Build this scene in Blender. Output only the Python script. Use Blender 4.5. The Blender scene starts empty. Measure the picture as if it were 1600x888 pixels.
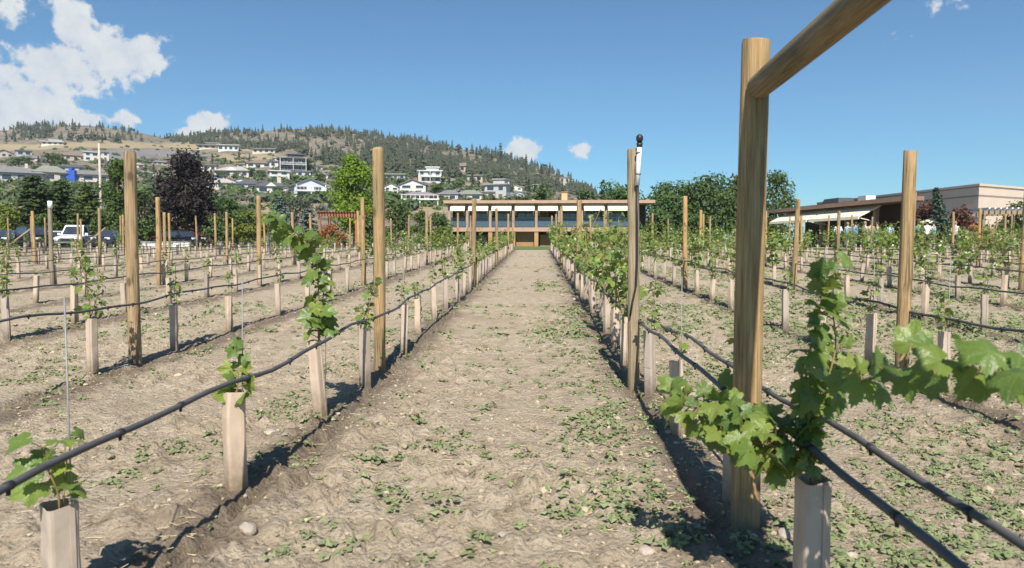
import bpy, math, random
import numpy as np
from mathutils import Vector, Matrix, Euler

R = math.radians
rng = np.random.default_rng(7)
random.seed(7)
scene = bpy.context.scene
col = scene.collection

# ------------------------------------------------------------------ camera
FPX = 1100.0                      # focal length in pixels of the 1600 px wide photograph
CAM = Vector((0, 0, 1.15))
PITCH, YAW = math.atan(66 / FPX), math.atan(38 / FPX)
cam_data = bpy.data.cameras.new('camera')
cam_data.sensor_width = 36
cam_data.lens = FPX / 1600 * 36
cam_data.clip_end = 9000
cam_data.clip_start = 0.05
cam_data.dof.use_dof = True
cam_data.dof.focus_distance = 7.0
cam_data.dof.aperture_fstop = 4.5
cam = bpy.data.objects.new('camera', cam_data)
col.objects.link(cam)
cam.location = CAM
cam.rotation_euler = (R(90) - PITCH, 0, YAW)
scene.camera = cam
CROT = Euler((R(90) - PITCH, 0, YAW)).to_matrix()

def ray(px, py):
    return CROT @ Vector(((px - 800) / FPX, -(py - 444) / FPX, -1))
def at(px, py, Y):
    """the world point seen at a pixel of the photograph, at depth Y"""
    d = ray(px, py)
    return CAM + d * (Y / d.y)

# ------------------------------------------------------------------ sun, sky, exposure
SUN_EL, SUN_AZ = R(48), R(2.6)     # the sun stands behind the camera, a little to its right
sd = bpy.data.lights.new('sun', 'SUN')
sd.energy = 4.8
sd.angle = R(0.53)
sd.color = (1.0, 0.93, 0.83)
sun = bpy.data.objects.new('sun', sd)
col.objects.link(sun)
sun.location = (5, -20, 30)
SUN_DIR = Vector((-math.sin(SUN_AZ) * math.cos(SUN_EL), math.cos(SUN_AZ) * math.cos(SUN_EL), -math.sin(SUN_EL)))
sun.rotation_euler = SUN_DIR.to_track_quat('-Z', 'Y').to_euler()

world = bpy.data.worlds.new('World')
scene.world = world
world.use_nodes = True
wt = world.node_tree
wt.nodes.clear()
def wn(t, **kw):
    n = wt.nodes.new(t)
    for k, v in kw.items(): setattr(n, k, v)
    return n
def wl(a, b): wt.links.new(a, b)
def wmath(op, a, b=None, c=None, clamp=False):
    n = wn('ShaderNodeMath', operation=op, use_clamp=clamp)
    for i, v in enumerate((a, b, c)):
        if v is None: continue
        if isinstance(v, (int, float)): n.inputs[i].default_value = v
        else: wl(v, n.inputs[i])
    return n.outputs[0]
w_out = wn('ShaderNodeOutputWorld')
w_bg = wn('ShaderNodeBackground')
w_bg.inputs['Strength'].default_value = 0.072
sky = wn('ShaderNodeTexSky', sky_type='NISHITA')
sky.sun_disc = False
sky.sun_elevation = SUN_EL
sky.sun_rotation = R(180) - SUN_AZ
sky.altitude = 400
sky.air_density = 1.0
sky.dust_density = 0.3
sky.ozone_density = 4.5
tc = wn('ShaderNodeTexCoord')
# clouds: soft lobes about given directions, torn by noise
n1 = wn('ShaderNodeTexNoise'); n1.inputs['Scale'].default_value = 9.0; n1.inputs['Detail'].default_value = 9; n1.inputs['Roughness'].default_value = 0.58
n1.inputs['Distortion'].default_value = 0.25
wl(tc.outputs['Generated'], n1.inputs['Vector'])
n2 = wn('ShaderNodeTexNoise'); n2.inputs['Scale'].default_value = 42.0; n2.inputs['Detail'].default_value = 6; n2.inputs['Roughness'].default_value = 0.6
wl(tc.outputs['Generated'], n2.inputs['Vector'])
CLOUDS = [  # px, py, half width, half height, weight
    (-40, 130, 130, 130, 1.05), (40, 150, 80, 60, .95), (80, 105, 90, 58, 1.0), (112, 52, 36, 50, .9), (175, 88, 70, 48, .98), (215, 85, 46, 40, .9),
    (10, 40, 50, 70, .6), (105, 184, 72, 18, .92), (192, 188, 26, 14, .75), (55, 180, 70, 30, .8),
    (325, 194, 34, 22, 1.1), (300, 205, 30, 10, .9),
    (822, 236, 32, 20, 1.15), (804, 240, 24, 12, .95), (905, 235, 24, 14, .62),
    (1375, 55, 40, 22, .30), (1405, 12, 60, 14, .24), (48, 15, 24, 26, .42)]
mask = None
for (px, py, hw, hh, wgt) in CLOUDS:
    d0 = ray(px, py).normalized()
    right = (CROT @ Vector((1, 0, 0)))
    up = d0.cross(right).normalized() * -1
    right = up.cross(d0).normalized() * -1
    s = FPX / d0.dot(CROT @ Vector((0, 0, -1)))
    dv = wn('ShaderNodeVectorMath', operation='DOT_PRODUCT'); wl(tc.outputs['Generated'], dv.inputs[0]); dv.inputs[1].default_value = right
    a = wmath('DIVIDE', wmath('SUBTRACT', dv.outputs['Value'], float(d0.dot(right))), hw / s)
    dv2 = wn('ShaderNodeVectorMath', operation='DOT_PRODUCT'); wl(tc.outputs['Generated'], dv2.inputs[0]); dv2.inputs[1].default_value = up
    b = wmath('DIVIDE', wmath('SUBTRACT', dv2.outputs['Value'], float(d0.dot(up))), hh / s)
    r = wmath('SQRT', wmath('ADD', wmath('MULTIPLY', a, a), wmath('MULTIPLY', b, b)))
    dvf = wn('ShaderNodeVectorMath', operation='DOT_PRODUCT'); wl(tc.outputs['Generated'], dvf.inputs[0]); dvf.inputs[1].default_value = d0
    front = wmath('GREATER_THAN', dvf.outputs['Value'], 0.3)
    m = wmath('MULTIPLY', wmath('MULTIPLY', wmath('SUBTRACT', 1.22, r, clamp=False), wgt), front)
    mask = m if mask is None else wmath('SMOOTH_MAX', mask, m, 0.12)
nz = wmath('ADD', wmath('MULTIPLY', n1.outputs['Fac'], 2.2), wmath('MULTIPLY', n2.outputs['Fac'], 1.9))   # ~1.02 mean
dens = wmath('ADD', mask, wmath('SUBTRACT', nz, 2.22))
cov = wn('ShaderNodeMapRange', interpolation_type='SMOOTHSTEP'); wl(dens, cov.inputs['Value'])
cov.inputs['From Min'].default_value = 0.10; cov.inputs['From Max'].default_value = 0.46
core = wn('ShaderNodeMapRange', interpolation_type='SMOOTHSTEP'); wl(dens, core.inputs['Value'])
core.inputs['From Min'].default_value = 0.45; core.inputs['From Max'].default_value = 1.5
shade = wn('ShaderNodeMix', data_type='RGBA'); wl(wmath('MULTIPLY', wmath('ADD', wmath('MULTIPLY', n1.outputs['Fac'], .6), wmath('SUBTRACT', wmath('MULTIPLY', n2.outputs['Fac'], 1.5), .56)), 1.0, clamp=True), shade.inputs['Factor'])
shade.inputs['A'].default_value = (4.9, 5.4, 6.4, 1); shade.inputs['B'].default_value = (8.0, 8.1, 7.6, 1)
mixc = wn('ShaderNodeMix', data_type='RGBA')
wl(wmath('MULTIPLY', cov.outputs[0], 0.94), mixc.inputs['Factor'])
sky_tint = wn('ShaderNodeMix', data_type='RGBA', blend_type='MULTIPLY'); sky_tint.inputs['Factor'].default_value = 1
sky_tint.inputs['B'].default_value = (.545, .88, .985, 1)
wl(sky.outputs['Color'], sky_tint.inputs['A'])
wl(sky_tint.outputs['Result'], mixc.inputs['A']); wl(shade.outputs['Result'], mixc.inputs['B'])
wl(mixc.outputs['Result'], w_bg.inputs['Color'])
wl(w_bg.outputs[0], w_out.inputs['Surface'])

scene.view_settings.view_transform = 'Standard'
scene.view_settings.look = 'None'
scene.view_settings.exposure = 0.68
scene.view_settings.gamma = 1
scene.view_settings.use_curve_mapping = False
scene.render.engine = 'CYCLES'
scene.cycles.max_bounces = 6
scene.cycles.transparent_max_bounces = 6
scene.cycles.volume_bounces = 0
scene.cycles.use_denoising = True

# ------------------------------------------------------------------ helpers: objects, tags, meshes
def tag(o, label=None, cat=None, group=None, kind=None):
    if label:
        o['label'] = label
        if len(label.split()) > 16 or len(label.split()) < 4: print('LABEL LENGTH', label)
    if cat: o['category'] = cat
    if group: o['group'] = group
    if kind: o['kind'] = kind
    return o
def empty(name, loc=(0, 0, 0), rz=0, parent=None):
    o = bpy.data.objects.new(name, None)
    o.empty_display_size = .2
    col.objects.link(o)
    o.location = loc
    o.rotation_euler = (0, 0, rz)
    if parent: o.parent = parent
    return o
def mesh_obj(name, me, parent=None, loc=(0, 0, 0), rz=0):
    o = bpy.data.objects.new(name, me)
    col.objects.link(o)
    o.location = loc
    o.rotation_euler = (0, 0, rz)
    if parent: o.parent = parent
    return o
def copy_tree(o, parent=None):
    c = o.copy()
    col.objects.link(c)
    if parent: c.parent = parent
    for ch in list(o.children): copy_tree(ch, c)
    return c

class MB:
    """collects vertices and faces and makes ONE mesh"""
    def __init__(s): s.v, s.f, s.n, s.lc = [], [], 0, []
    def add(s, v, f, lc=None, mat=0, smooth=False):
        v = np.asarray(v, dtype=np.float32).reshape(-1, 3)
        if not isinstance(f, list) or (len(f) and isinstance(f[0], np.ndarray)):
            fs = f if isinstance(f, list) else [f]
        else:
            by = {}
            for t in f: by.setdefault(len(t), []).append(t)
            fs = [np.array(x, dtype=np.int32) for x in by.values()]
        for a in fs: s.f.append((a + s.n, mat, smooth))
        s.v.append(v)
        s.lc.append(np.zeros_like(v) if lc is None else np.asarray(lc, dtype=np.float32).reshape(-1, 3))
        s.n += len(v)
        return s
    def box(s, lo, hi, mat=0, M=None, taper=1.0):
        x0, y0, z0 = lo; x1, y1, z1 = hi
        v = np.array([(x, y, z) for z in (z0, z1) for y in (y0, y1) for x in (x0, x1)], dtype=float)
        if taper != 1:
            c = np.array([(x0 + x1) / 2, (y0 + y1) / 2]); v[4:, :2] = c + (v[4:, :2] - c) * taper
        if M is not None: v = np.array([(M @ Vector(p))[:] for p in v])
        return s.add(v, [(0, 2, 3, 1), (4, 5, 7, 6), (0, 1, 5, 4), (2, 6, 7, 3), (0, 4, 6, 2), (1, 3, 7, 5)], mat=mat)
    def tube(s, pts, rad, n=8, caps=True, mat=0, smooth=True):
        P = [Vector(p) for p in pts]
        rad = [rad] * len(P) if isinstance(rad, (int, float)) else rad
        v, prev = [], None
        for i, p in enumerate(P):
            t = (P[min(i + 1, len(P) - 1)] - P[max(i - 1, 0)]).normalized()
            if prev is None:
                a = t.cross(Vector((0, 0, 1)))
                if a.length < .05: a = t.cross(Vector((0, 1, 0)))
                a.normalize()
            else:
                a = (prev - t * prev.dot(t)).normalized()
            prev = a
            b = t.cross(a)
            for k in range(n):
                w = 2 * math.pi * k / n
                v.append((p + (a * math.cos(w) + b * math.sin(w)) * rad[i])[:])
        f = []
        for i in range(len(P) - 1):
            for k in range(n):
                k2 = (k + 1) % n
                f.append((i * n + k, i * n + k2, (i + 1) * n + k2, (i + 1) * n + k))
        s.add(v, f, mat=mat, smooth=smooth)
        if caps:
            m = (len(P) - 1) * n
            s.f.append((np.array([list(range(n))[::-1]], dtype=np.int32) + s.n - len(v), mat, False))
            s.f.append((np.array([list(range(m, m + n))], dtype=np.int32) + s.n - len(v), mat, False))
        return s
    def poly_prism(s, pts, depth_vec, mat=0):
        """a flat outline (3D points) extruded along a vector"""
        a = np.array(pts, dtype=float); b = a + np.array(depth_vec, dtype=float)
        n = len(a)
        f = [tuple(range(n))[::-1], tuple(range(n, 2 * n))] + [(i, (i + 1) % n, n + (i + 1) % n, n + i) for i in range(n)]
        return s.add(np.vstack([a, b]), f, mat=mat)
    def mesh(s, name, mats):
        me = bpy.data.meshes.new(name)
        v = np.vstack(s.v) if s.v else np.zeros((0, 3), np.float32)
        me.vertices.add(len(v)); me.vertices.foreach_set('co', v.ravel())
        nl = sum(a.size for a, _, _ in s.f); npoly = sum(len(a) for a, _, _ in s.f)
        me.loops.add(nl); me.polygons.add(npoly)
        li = np.concatenate([a.ravel() for a, _, _ in s.f]).astype(np.int32)
        sizes = np.concatenate([np.full(len(a), a.shape[1]) for a, _, _ in s.f])
        st = np.concatenate([[0], np.cumsum(sizes)[:-1]]).astype(np.int32)
        me.loops.foreach_set('vertex_index', li)
        me.polygons.foreach_set('loop_start', st)
        mi = np.concatenate([np.full(len(a), m) for a, m, _ in s.f]).astype(np.int32)
        sm = np.concatenate([np.full(len(a), q) for a, _, q in s.f])
        me.polygons.foreach_set('material_index', mi)
        me.polygons.foreach_set('use_smooth', sm.astype(bool))
        lc = np.vstack(s.lc)
        if np.any(lc):
            at_ = me.attributes.new('lc', 'FLOAT_VECTOR', 'POINT'); at_.data.foreach_set('vector', lc.ravel())
        for m in (mats if isinstance(mats, (list, tuple)) else [mats]): me.materials.append(m)
        me.update(calc_edges=True)
        me.validate()
        return me
    def build(s, name, mats, parent=None, loc=(0, 0, 0), rz=0):
        return mesh_obj(name, s.mesh(name, mats), parent, loc, rz)

# ------------------------------------------------------------------ noise and terrain
def _hash(i, j, seed):
    h = (i.astype(np.int64) * 374761393 + j.astype(np.int64) * 668265263 + seed * 982451653) & 0x7fffffff
    h = ((h ^ (h >> 13)) * 1274126177) & 0x7fffffff
    return ((h ^ (h >> 16)) & 0xffff) / 65535.0
def vnoise(x, y, seed=0):
    i, j = np.floor(x), np.floor(y)
    u, v = x - i, y - j
    u = u * u * (3 - 2 * u); v = v * v * (3 - 2 * v)
    a, b, c, d = _hash(i, j, seed), _hash(i + 1, j, seed), _hash(i, j + 1, seed), _hash(i + 1, j + 1, seed)
    return a * (1 - u) * (1 - v) + b * u * (1 - v) + c * (1 - u) * v + d * u * v
def fbm(x, y, o=4, seed=0):
    t, a, n = 0, 1.0, 0
    for k in range(o):
        t = t + a * vnoise(x * 2 ** k + 13.1 * k, y * 2 ** k + 7.7 * k, seed + k); n += a; a *= .5
    return t / n

LX = [-1.34, at(208, 420, 6.3).x, at(409, 400, 15).x, at(247, 400, 15).x, at(85, 400, 15).x]
LX += [LX[4] - 2.22 * k for k in range(1, 10)]
ROWS = [('L', i, LX[i - 1]) for i in range(1, 15)] + [('R', i, .83 + 2.2 * (i - 1)) for i in range(1, 14)]
def worley(x, y, seed):
    ix, iy = np.floor(x), np.floor(y)
    best = np.full(x.shape, 9.0); hv = np.zeros(x.shape)
    for a in (-1, 0, 1):
        for b_ in (-1, 0, 1):
            cx, cy = ix + a, iy + b_
            d = np.hypot(cx + _hash(cx, cy, seed) - x, cy + _hash(cx, cy, seed + 1) - y)
            m_ = d < best
            best = np.where(m_, d, best); hv = np.where(m_, _hash(cx, cy, seed + 2), hv)
    return best, hv
ROWX = np.array(sorted(r[2] for r in ROWS))
END_Y = 40.0
def base_z(y):
    y = np.asarray(y, dtype=float)
    return .02 * np.clip(y - 6, 0, END_Y - 6)
def soil_z(x, y):
    x = np.asarray(x, dtype=float); y = np.asarray(y, dtype=float)
    z = base_z(y)
    fade = np.clip(1.6 - y / 40, .0, 1)
    # rows: a low berm with a wet trench along its aisle side, shaped for the dark hose shadow line
    i = np.clip(np.searchsorted(ROWX, x), 1, len(ROWX) - 1)
    near = np.where(np.abs(x - ROWX[i - 1]) < np.abs(x - ROWX[i]), ROWX[i - 1], ROWX[i])
    wob = .05 * (fbm(x * 0 + near * 3, y * 1.3, 3, 5) - .5)
    dx = x - near - wob
    inrow = (y < END_Y + .3) & (y > -3)
    berm = .035 * np.exp(-(dx / .32) ** 2)
    side = np.where(near < 0, 1, -1)
    trench = -.055 * np.exp(-((dx - .10 * side + .05 * (fbm(x * 5, y * 5, 2, 15) - .5)) / .05) ** 2) * (.35 + .9 * fbm(x * 0 + near, y * 3.1, 3, 9))
    z = z + np.where(inrow, berm + trench, 0) * fade
    z = z + .05 * (fbm(x * .55, y * .55, 3, 21) - .5) * fade
    lump = np.clip((fbm(x * 1.2 + 9, y * 1.2, 3, 43) - .36) * 4, .22, 1)
    for cell, amp, sd in ((.11, .050, 3), (.055, .028, 7)):
        d1, hv = worley(x / cell, y / cell, sd)
        z = z + lump * amp * (hv ** 2.2) * np.clip(1.25 - 1.6 * d1, 0, 1) * np.clip(1.5 - y / 14, 0, 1)
    clod = fbm(x * 7, y * 7, 4, 33)
    patch = np.clip((fbm(x * .9, y * .9, 3, 41) - .38) * 3.0, 0.15, 1)
    z = z + patch * .095 * np.clip(clod - .5, 0, 1) * np.clip(1.5 - y / 18, .1, 1)
    z = z + .016 * (fbm(x * 24, y * 24, 2, 51) - .5) * np.clip(1.5 - y / 9, 0, 1) - .03 * np.clip(fbm(x * 15 + 4, y * 15, 2, 57) - .66, 0, 1) * np.clip(1.6 - y / 10, 0, 1)
    # two shallow wheel tracks in every aisle
    return z
def sz(x, y): return float(soil_z(np.array([x]), np.array([y]))[0])

# ------------------------------------------------------------------ materials
def new_mat(name):
    m = bpy.data.materials.new(name); m.use_nodes = True
    nt = m.node_tree; nt.nodes.clear()
    out = nt.nodes.new('ShaderNodeOutputMaterial'); b = nt.nodes.new('ShaderNodeBsdfPrincipled')
    nt.links.new(b.outputs[0], out.inputs['Surface'])
    return m, nt, b, out
def N(nt, t, ins=None, **kw):
    n = nt.nodes.new(t)
    for k, v in kw.items(): setattr(n, k, v)
    for k, v in (ins or {}).items():
        s = n.inputs[k]
        if isinstance(v, bpy.types.NodeSocket): nt.links.new(v, s)
        else: s.default_value = v
    return n
def ramp(nt, fac, stops, interp='LINEAR'):
    r = nt.nodes.new('ShaderNodeValToRGB'); nt.links.new(fac, r.inputs[0])
    cr = r.color_ramp; cr.interpolation = interp
    while len(cr.elements) < len(stops): cr.elements.new(.5)
    for e, (p, c) in zip(cr.elements, stops):
        e.position = p; e.color = (*c, 1) if len(c) == 3 else c
    return r.outputs[0]
def mixc(nt, fac, a, b, mode='MIX'):
    n = nt.nodes.new('ShaderNodeMix'); n.data_type = 'RGBA'; n.blend_type = mode
    for s, v in ((n.inputs['Factor'], fac), (n.inputs['A'], a), (n.inputs['B'], b)):
        if isinstance(v, bpy.types.NodeSocket): nt.links.new(v, s)
        else: s.default_value = v if isinstance(v, float) else ((*v, 1) if len(v) == 3 else v)
    return n.outputs['Result']
def mth(nt, op, a, b=0.0, clamp=False):
    n = nt.nodes.new('ShaderNodeMath'); n.operation = op; n.use_clamp = clamp
    for i, v in enumerate((a, b)):
        if isinstance(v, bpy.types.NodeSocket): nt.links.new(v, n.inputs[i])
        else: n.inputs[i].default_value = v
    return n.outputs[0]
def simple(name, c, rough=.6, var=.12, scale=3.0, metal=0.0, bump=0.0, bscale=40.0, spec=.4):
    """a colour with mottling, in object space"""
    m, nt, b, out = new_mat(name)
    tcx = N(nt, 'ShaderNodeTexCoord')
    n = N(nt, 'ShaderNodeTexNoise', {'Vector': tcx.outputs['Object'], 'Scale': scale, 'Detail': 5.0, 'Roughness': .6})
    lo = tuple(x * (1 - var) for x in c); hi = tuple(min(1, x * (1 + var)) for x in c)
    nt.links.new(ramp(nt, n.outputs['Fac'], [(.3, lo), (.7, hi)]), b.inputs['Base Color'])
    b.inputs['Roughness'].default_value = rough; b.inputs['Metallic'].default_value = metal
    b.inputs['Specular IOR Level'].default_value = spec
    if bump:
        nb = N(nt, 'ShaderNodeTexNoise', {'Vector': tcx.outputs['Object'], 'Scale': bscale, 'Detail': 4.0})
        bp = N(nt, 'ShaderNodeBump', {'Height': nb.outputs['Fac'], 'Strength': bump, 'Distance': .02})
        nt.links.new(bp.outputs[0], b.inputs['Normal'])
    return m
def foliage(name, cols, trans=.3, rough=.55, spec=.3, tcol=None):
    """leaf colour varied from leaf to leaf, with light coming through"""
    m, nt, b, out = new_mat(name)
    g = N(nt, 'ShaderNodeNewGeometry')
    oi = N(nt, 'ShaderNodeObjectInfo')
    k = len(cols)
    c = ramp(nt, g.outputs['Random Per Island'], [(i / max(1, k - 1), cc) for i, cc in enumerate(cols)])
    hv = N(nt, 'ShaderNodeHueSaturation', {'Color': c, 'Value': mth(nt, 'ADD', mth(nt, 'MULTIPLY', oi.outputs['Random'], .36), .82),
                                           'Hue': mth(nt, 'ADD', mth(nt, 'MULTIPLY', oi.outputs['Random'], .03), .485)})
    nt.links.new(hv.outputs[0], b.inputs['Base Color'])
    b.inputs['Roughness'].default_value = rough; b.inputs['Specular IOR Level'].default_value = spec
    if trans:
        t = N(nt, 'ShaderNodeBsdfTranslucent', {'Color': mixc(nt, .75, hv.outputs[0], tcol or (.25, .36, .05))})
        mx = N(nt, 'ShaderNodeMixShader', {0: trans, 1: b.outputs[0], 2: t.outputs[0]})
        nt.links.new(mx.outputs[0], out.inputs['Surface'])
    return m

def wood_material(name, c0, c1, c2, green=.25):
    m, nt, b, out = new_mat(name)
    tcx = N(nt, 'ShaderNodeTexCoord'); oi = N(nt, 'ShaderNodeObjectInfo')
    off = N(nt, 'ShaderNodeVectorMath', {0: tcx.outputs['Object'], 1: oi.outputs['Location']}, operation='ADD')
    mp = N(nt, 'ShaderNodeMapping', {'Vector': off.outputs[0], 'Scale': (1, 1, .035)})
    grain = N(nt, 'ShaderNodeTexNoise', {'Vector': mp.outputs[0], 'Scale': 95.0, 'Detail': 9.0, 'Roughness': .72, 'Distortion': .3})
    mp2 = N(nt, 'ShaderNodeMapping', {'Vector': off.outputs[0], 'Scale': (1, 1, .25)})
    blot = N(nt, 'ShaderNodeTexNoise', {'Vector': mp2.outputs[0], 'Scale': 9.0, 'Detail': 5.0, 'Roughness': .6})
    c = ramp(nt, grain.outputs['Fac'], [(.34, c0), (.5, c1), (.66, c2)])
    c = mixc(nt, mth(nt, 'MULTIPLY', mth(nt, 'SUBTRACT', blot.outputs['Fac'], .42, True), 2.4, True), c, (.20, .165, .085))
    # knots
    mp3 = N(nt, 'ShaderNodeMapping', {'Vector': off.outputs[0], 'Scale': (1, 1, .55)})
    vo = N(nt, 'ShaderNodeTexVoronoi', {'Vector': mp3.outputs[0], 'Scale': 6.5})
    kn = N(nt, 'ShaderNodeMapRange', {'Value': vo.outputs['Distance'], 'From Min': .09, 'From Max': .2, 'To Min': .85, 'To Max': 0.0})
    c = mixc(nt, kn.outputs[0], c, (.10, .055, .025))
    # the greenish preservative left in patches
    gn = N(nt, 'ShaderNodeTexNoise', {'Vector': off.outputs[0], 'Scale': 2.2, 'Detail': 3.0})
    c = mixc(nt, mth(nt, 'MULTIPLY', mth(nt, 'SUBTRACT', gn.outputs['Fac'], .4, True), green * 3, True), c, (.25, .23, .10))
    mpc = N(nt, 'ShaderNodeMapping', {'Vector': off.outputs[0], 'Scale': (1, 1, .03)})
    crk = N(nt, 'ShaderNodeTexNoise', {'Vector': mpc.outputs[0], 'Scale': 26.0, 'Detail': 3.0, 'Roughness': .5, 'Distortion': .8})
    ck = N(nt, 'ShaderNodeMapRange', {'Value': mth(nt, 'ABSOLUTE', mth(nt, 'SUBTRACT', crk.outputs['Fac'], .47)), 'From Min': .008, 'From Max': .045, 'To Min': .85, 'To Max': 0.0})
    ckm = mth(nt, 'MULTIPLY', ck.outputs[0], mth(nt, 'MULTIPLY', mth(nt, 'SUBTRACT', gn.outputs['Fac'], .44, True), 6.0, True))
    c = mixc(nt, ckm, c, (.075, .05, .03))
    szz = N(nt, 'ShaderNodeSeparateXYZ', {0: tcx.outputs['Object']})
    dn = N(nt, 'ShaderNodeTexNoise', {'Vector': tcx.outputs['Object'], 'Scale': 16.0, 'Detail': 6.0, 'Roughness': .65})
    dirt = N(nt, 'ShaderNodeMapRange', {'Value': mth(nt, 'SUBTRACT', szz.outputs['Z'], mth(nt, 'MULTIPLY', dn.outputs['Fac'], .30)), 'From Min': -.12, 'From Max': .06, 'To Min': .8, 'To Max': 0.0})
    c = mixc(nt, dirt.outputs[0], c, (.17, .13, .085)) if not name.startswith('brace') else c
    wth = N(nt, 'ShaderNodeTexNoise', {'Vector': mp2.outputs[0], 'Scale': 4.0, 'Detail': 6.0, 'Roughness': .7})
    c = mixc(nt, mth(nt, 'MULTIPLY', mth(nt, 'SUBTRACT', wth.outputs['Fac'], .5, True), 1.8, True), c, (.29, .24, .155))
    hv = N(nt, 'ShaderNodeHueSaturation', {'Color': c, 'Value': mth(nt, 'ADD', mth(nt, 'MULTIPLY', oi.outputs['Random'], .3), .85),
                                           'Saturation': mth(nt, 'ADD', mth(nt, 'MULTIPLY', oi.outputs['Random'], .25), .82)})
    nt.links.new(hv.outputs[0], b.inputs['Base Color'])
    b.inputs['Roughness'].default_value = .8; b.inputs['Specular IOR Level'].default_value = .2
    # checks: narrow dark cracks along the grain
    mp4 = N(nt, 'ShaderNodeMapping', {'Vector': off.outputs[0], 'Scale': (1, 1, .02)})
    cr = N(nt, 'ShaderNodeTexNoise', {'Vector': mp4.outputs[0], 'Scale': 30.0, 'Detail': 2.0, 'Distortion': .5})
    h = mth(nt, 'ADD', grain.outputs['Fac'], mth(nt, 'MULTIPLY', cr.outputs['Fac'], 1.0))
    bp = N(nt, 'ShaderNodeBump', {'Height': h, 'Strength': .8, 'Distance': .008})
    nt.links.new(bp.outputs[0], b.inputs['Normal'])
    return m

M = {}
M['post'] = wood_material('post_wood', (.23, .125, .048), (.42, .26, .11), (.56, .38, .185))
M['brace'] = wood_material('brace_wood', (.17, .115, .06), (.34, .24, .125), (.48, .36, .20), .4)
M['grey_post'] = wood_material('weathered_wood', (.20, .155, .11), (.30, .235, .165), (.40, .33, .24), .1)
M['white_plastic'] = simple('white_plastic', (.78, .78, .76), .4, .05)
M['black_plastic'] = simple('black_plastic', (.022, .023, .027), .45, .2)
M['steel'] = simple('galvanised_steel', (.24, .24, .235), .55, .15, 20, .5)
M['stone'] = simple('field_stone', (.36, .31, .25), .85, .25, 12, bump=.5)
M['stem'] = simple('vine_stem', (.24, .17, .07), .7, .3, 40)
M['bark'] = simple('tree_bark', (.13, .095, .065), .9, .3, 6, bump=.5)

# drip hose: dusty black polyethylene
m, nt, b, out = new_mat('drip_hose_plastic')
tcx = N(nt, 'ShaderNodeTexCoord')
n = N(nt, 'ShaderNodeTexNoise', {'Vector': tcx.outputs['Object'], 'Scale': 14.0, 'Detail': 6.0})
g = N(nt, 'ShaderNodeNewGeometry')
nz_ = N(nt, 'ShaderNodeSeparateXYZ', {0: g.outputs['Normal']})
dust = mth(nt, 'MULTIPLY', mth(nt, 'MULTIPLY', mth(nt, 'ADD', nz_.outputs['Z'], .15, True), n.outputs['Fac']), .5)
nt.links.new(mixc(nt, dust, (.034, .036, .043), (.24, .22, .20)), b.inputs['Base Color'])
b.inputs['Roughness'].default_value = .5
M['hose'] = m

# grow tube: pale waxed carton, dusty foot
m, nt, b, out = new_mat('carton_tube')
tcx = N(nt, 'ShaderNodeTexCoord'); oi = N(nt, 'ShaderNodeObjectInfo')
mp = N(nt, 'ShaderNodeMapping', {'Vector': tcx.outputs['Object'], 'Scale': (1, 1, .3)})
n = N(nt, 'ShaderNodeTexNoise', {'Vector': mp.outputs[0], 'Scale': 22.0, 'Detail': 5.0, 'Roughness': .6})
n.noise_dimensions = '4D'; nt.links.new(mth(nt, 'MULTIPLY', oi.outputs['Random'], 40.0), n.inputs['W'])
c = ramp(nt, n.outputs['Fac'], [(.3, (.52, .41, .315)), (.6, (.63, .515, .41))])
sx = N(nt, 'ShaderNodeSeparateXYZ', {0: tcx.outputs['Object']})
n3 = N(nt, 'ShaderNodeTexNoise', {'Vector': tcx.outputs['Object'], 'Scale': 30.0, 'Detail': 5.0})
foot = N(nt, 'ShaderNodeMapRange', {'Value': mth(nt, 'ADD', sx.outputs['Z'], mth(nt, 'MULTIPLY', n3.outputs['Fac'], -.14)), 'From Min': -.05, 'From Max': .11, 'To Min': .85, 'To Max': 0.0})
c = mixc(nt, foot.outputs[0], c, (.22, .165, .11))
mp5 = N(nt, 'ShaderNodeMapping', {'Vector': tcx.outputs['Object'], 'Scale': (1, 1, .04)})
n5 = N(nt, 'ShaderNodeTexNoise', {'Vector': mp5.outputs[0], 'Scale': 60.0, 'Detail': 3.0})
c = mixc(nt, mth(nt, 'MULTIPLY', mth(nt, 'SUBTRACT', n5.outputs['Fac'], .52, True), .7, True), c, (.40, .30, .22))
hv = N(nt, 'ShaderNodeHueSaturation', {'Color': c, 'Value': mth(nt, 'ADD', mth(nt, 'MULTIPLY', oi.outputs['Random'], .3), .80), 'Saturation': mth(nt, 'ADD', mth(nt, 'MULTIPLY', oi.outputs['Random'], .3), .8)})
nt.links.new(hv.outputs[0], b.inputs['Base Color'])
b.inputs['Roughness'].default_value = .6; b.inputs['Specular IOR Level'].default_value = .25
tr = N(nt, 'ShaderNodeBsdfTranslucent', {'Color': hv.outputs[0]})
mx = N(nt, 'ShaderNodeMixShader', {0: .2, 1: b.outputs[0], 2: tr.outputs[0]})
nt.links.new(mx.outputs[0], out.inputs['Surface'])
M['tube'] = m

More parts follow.
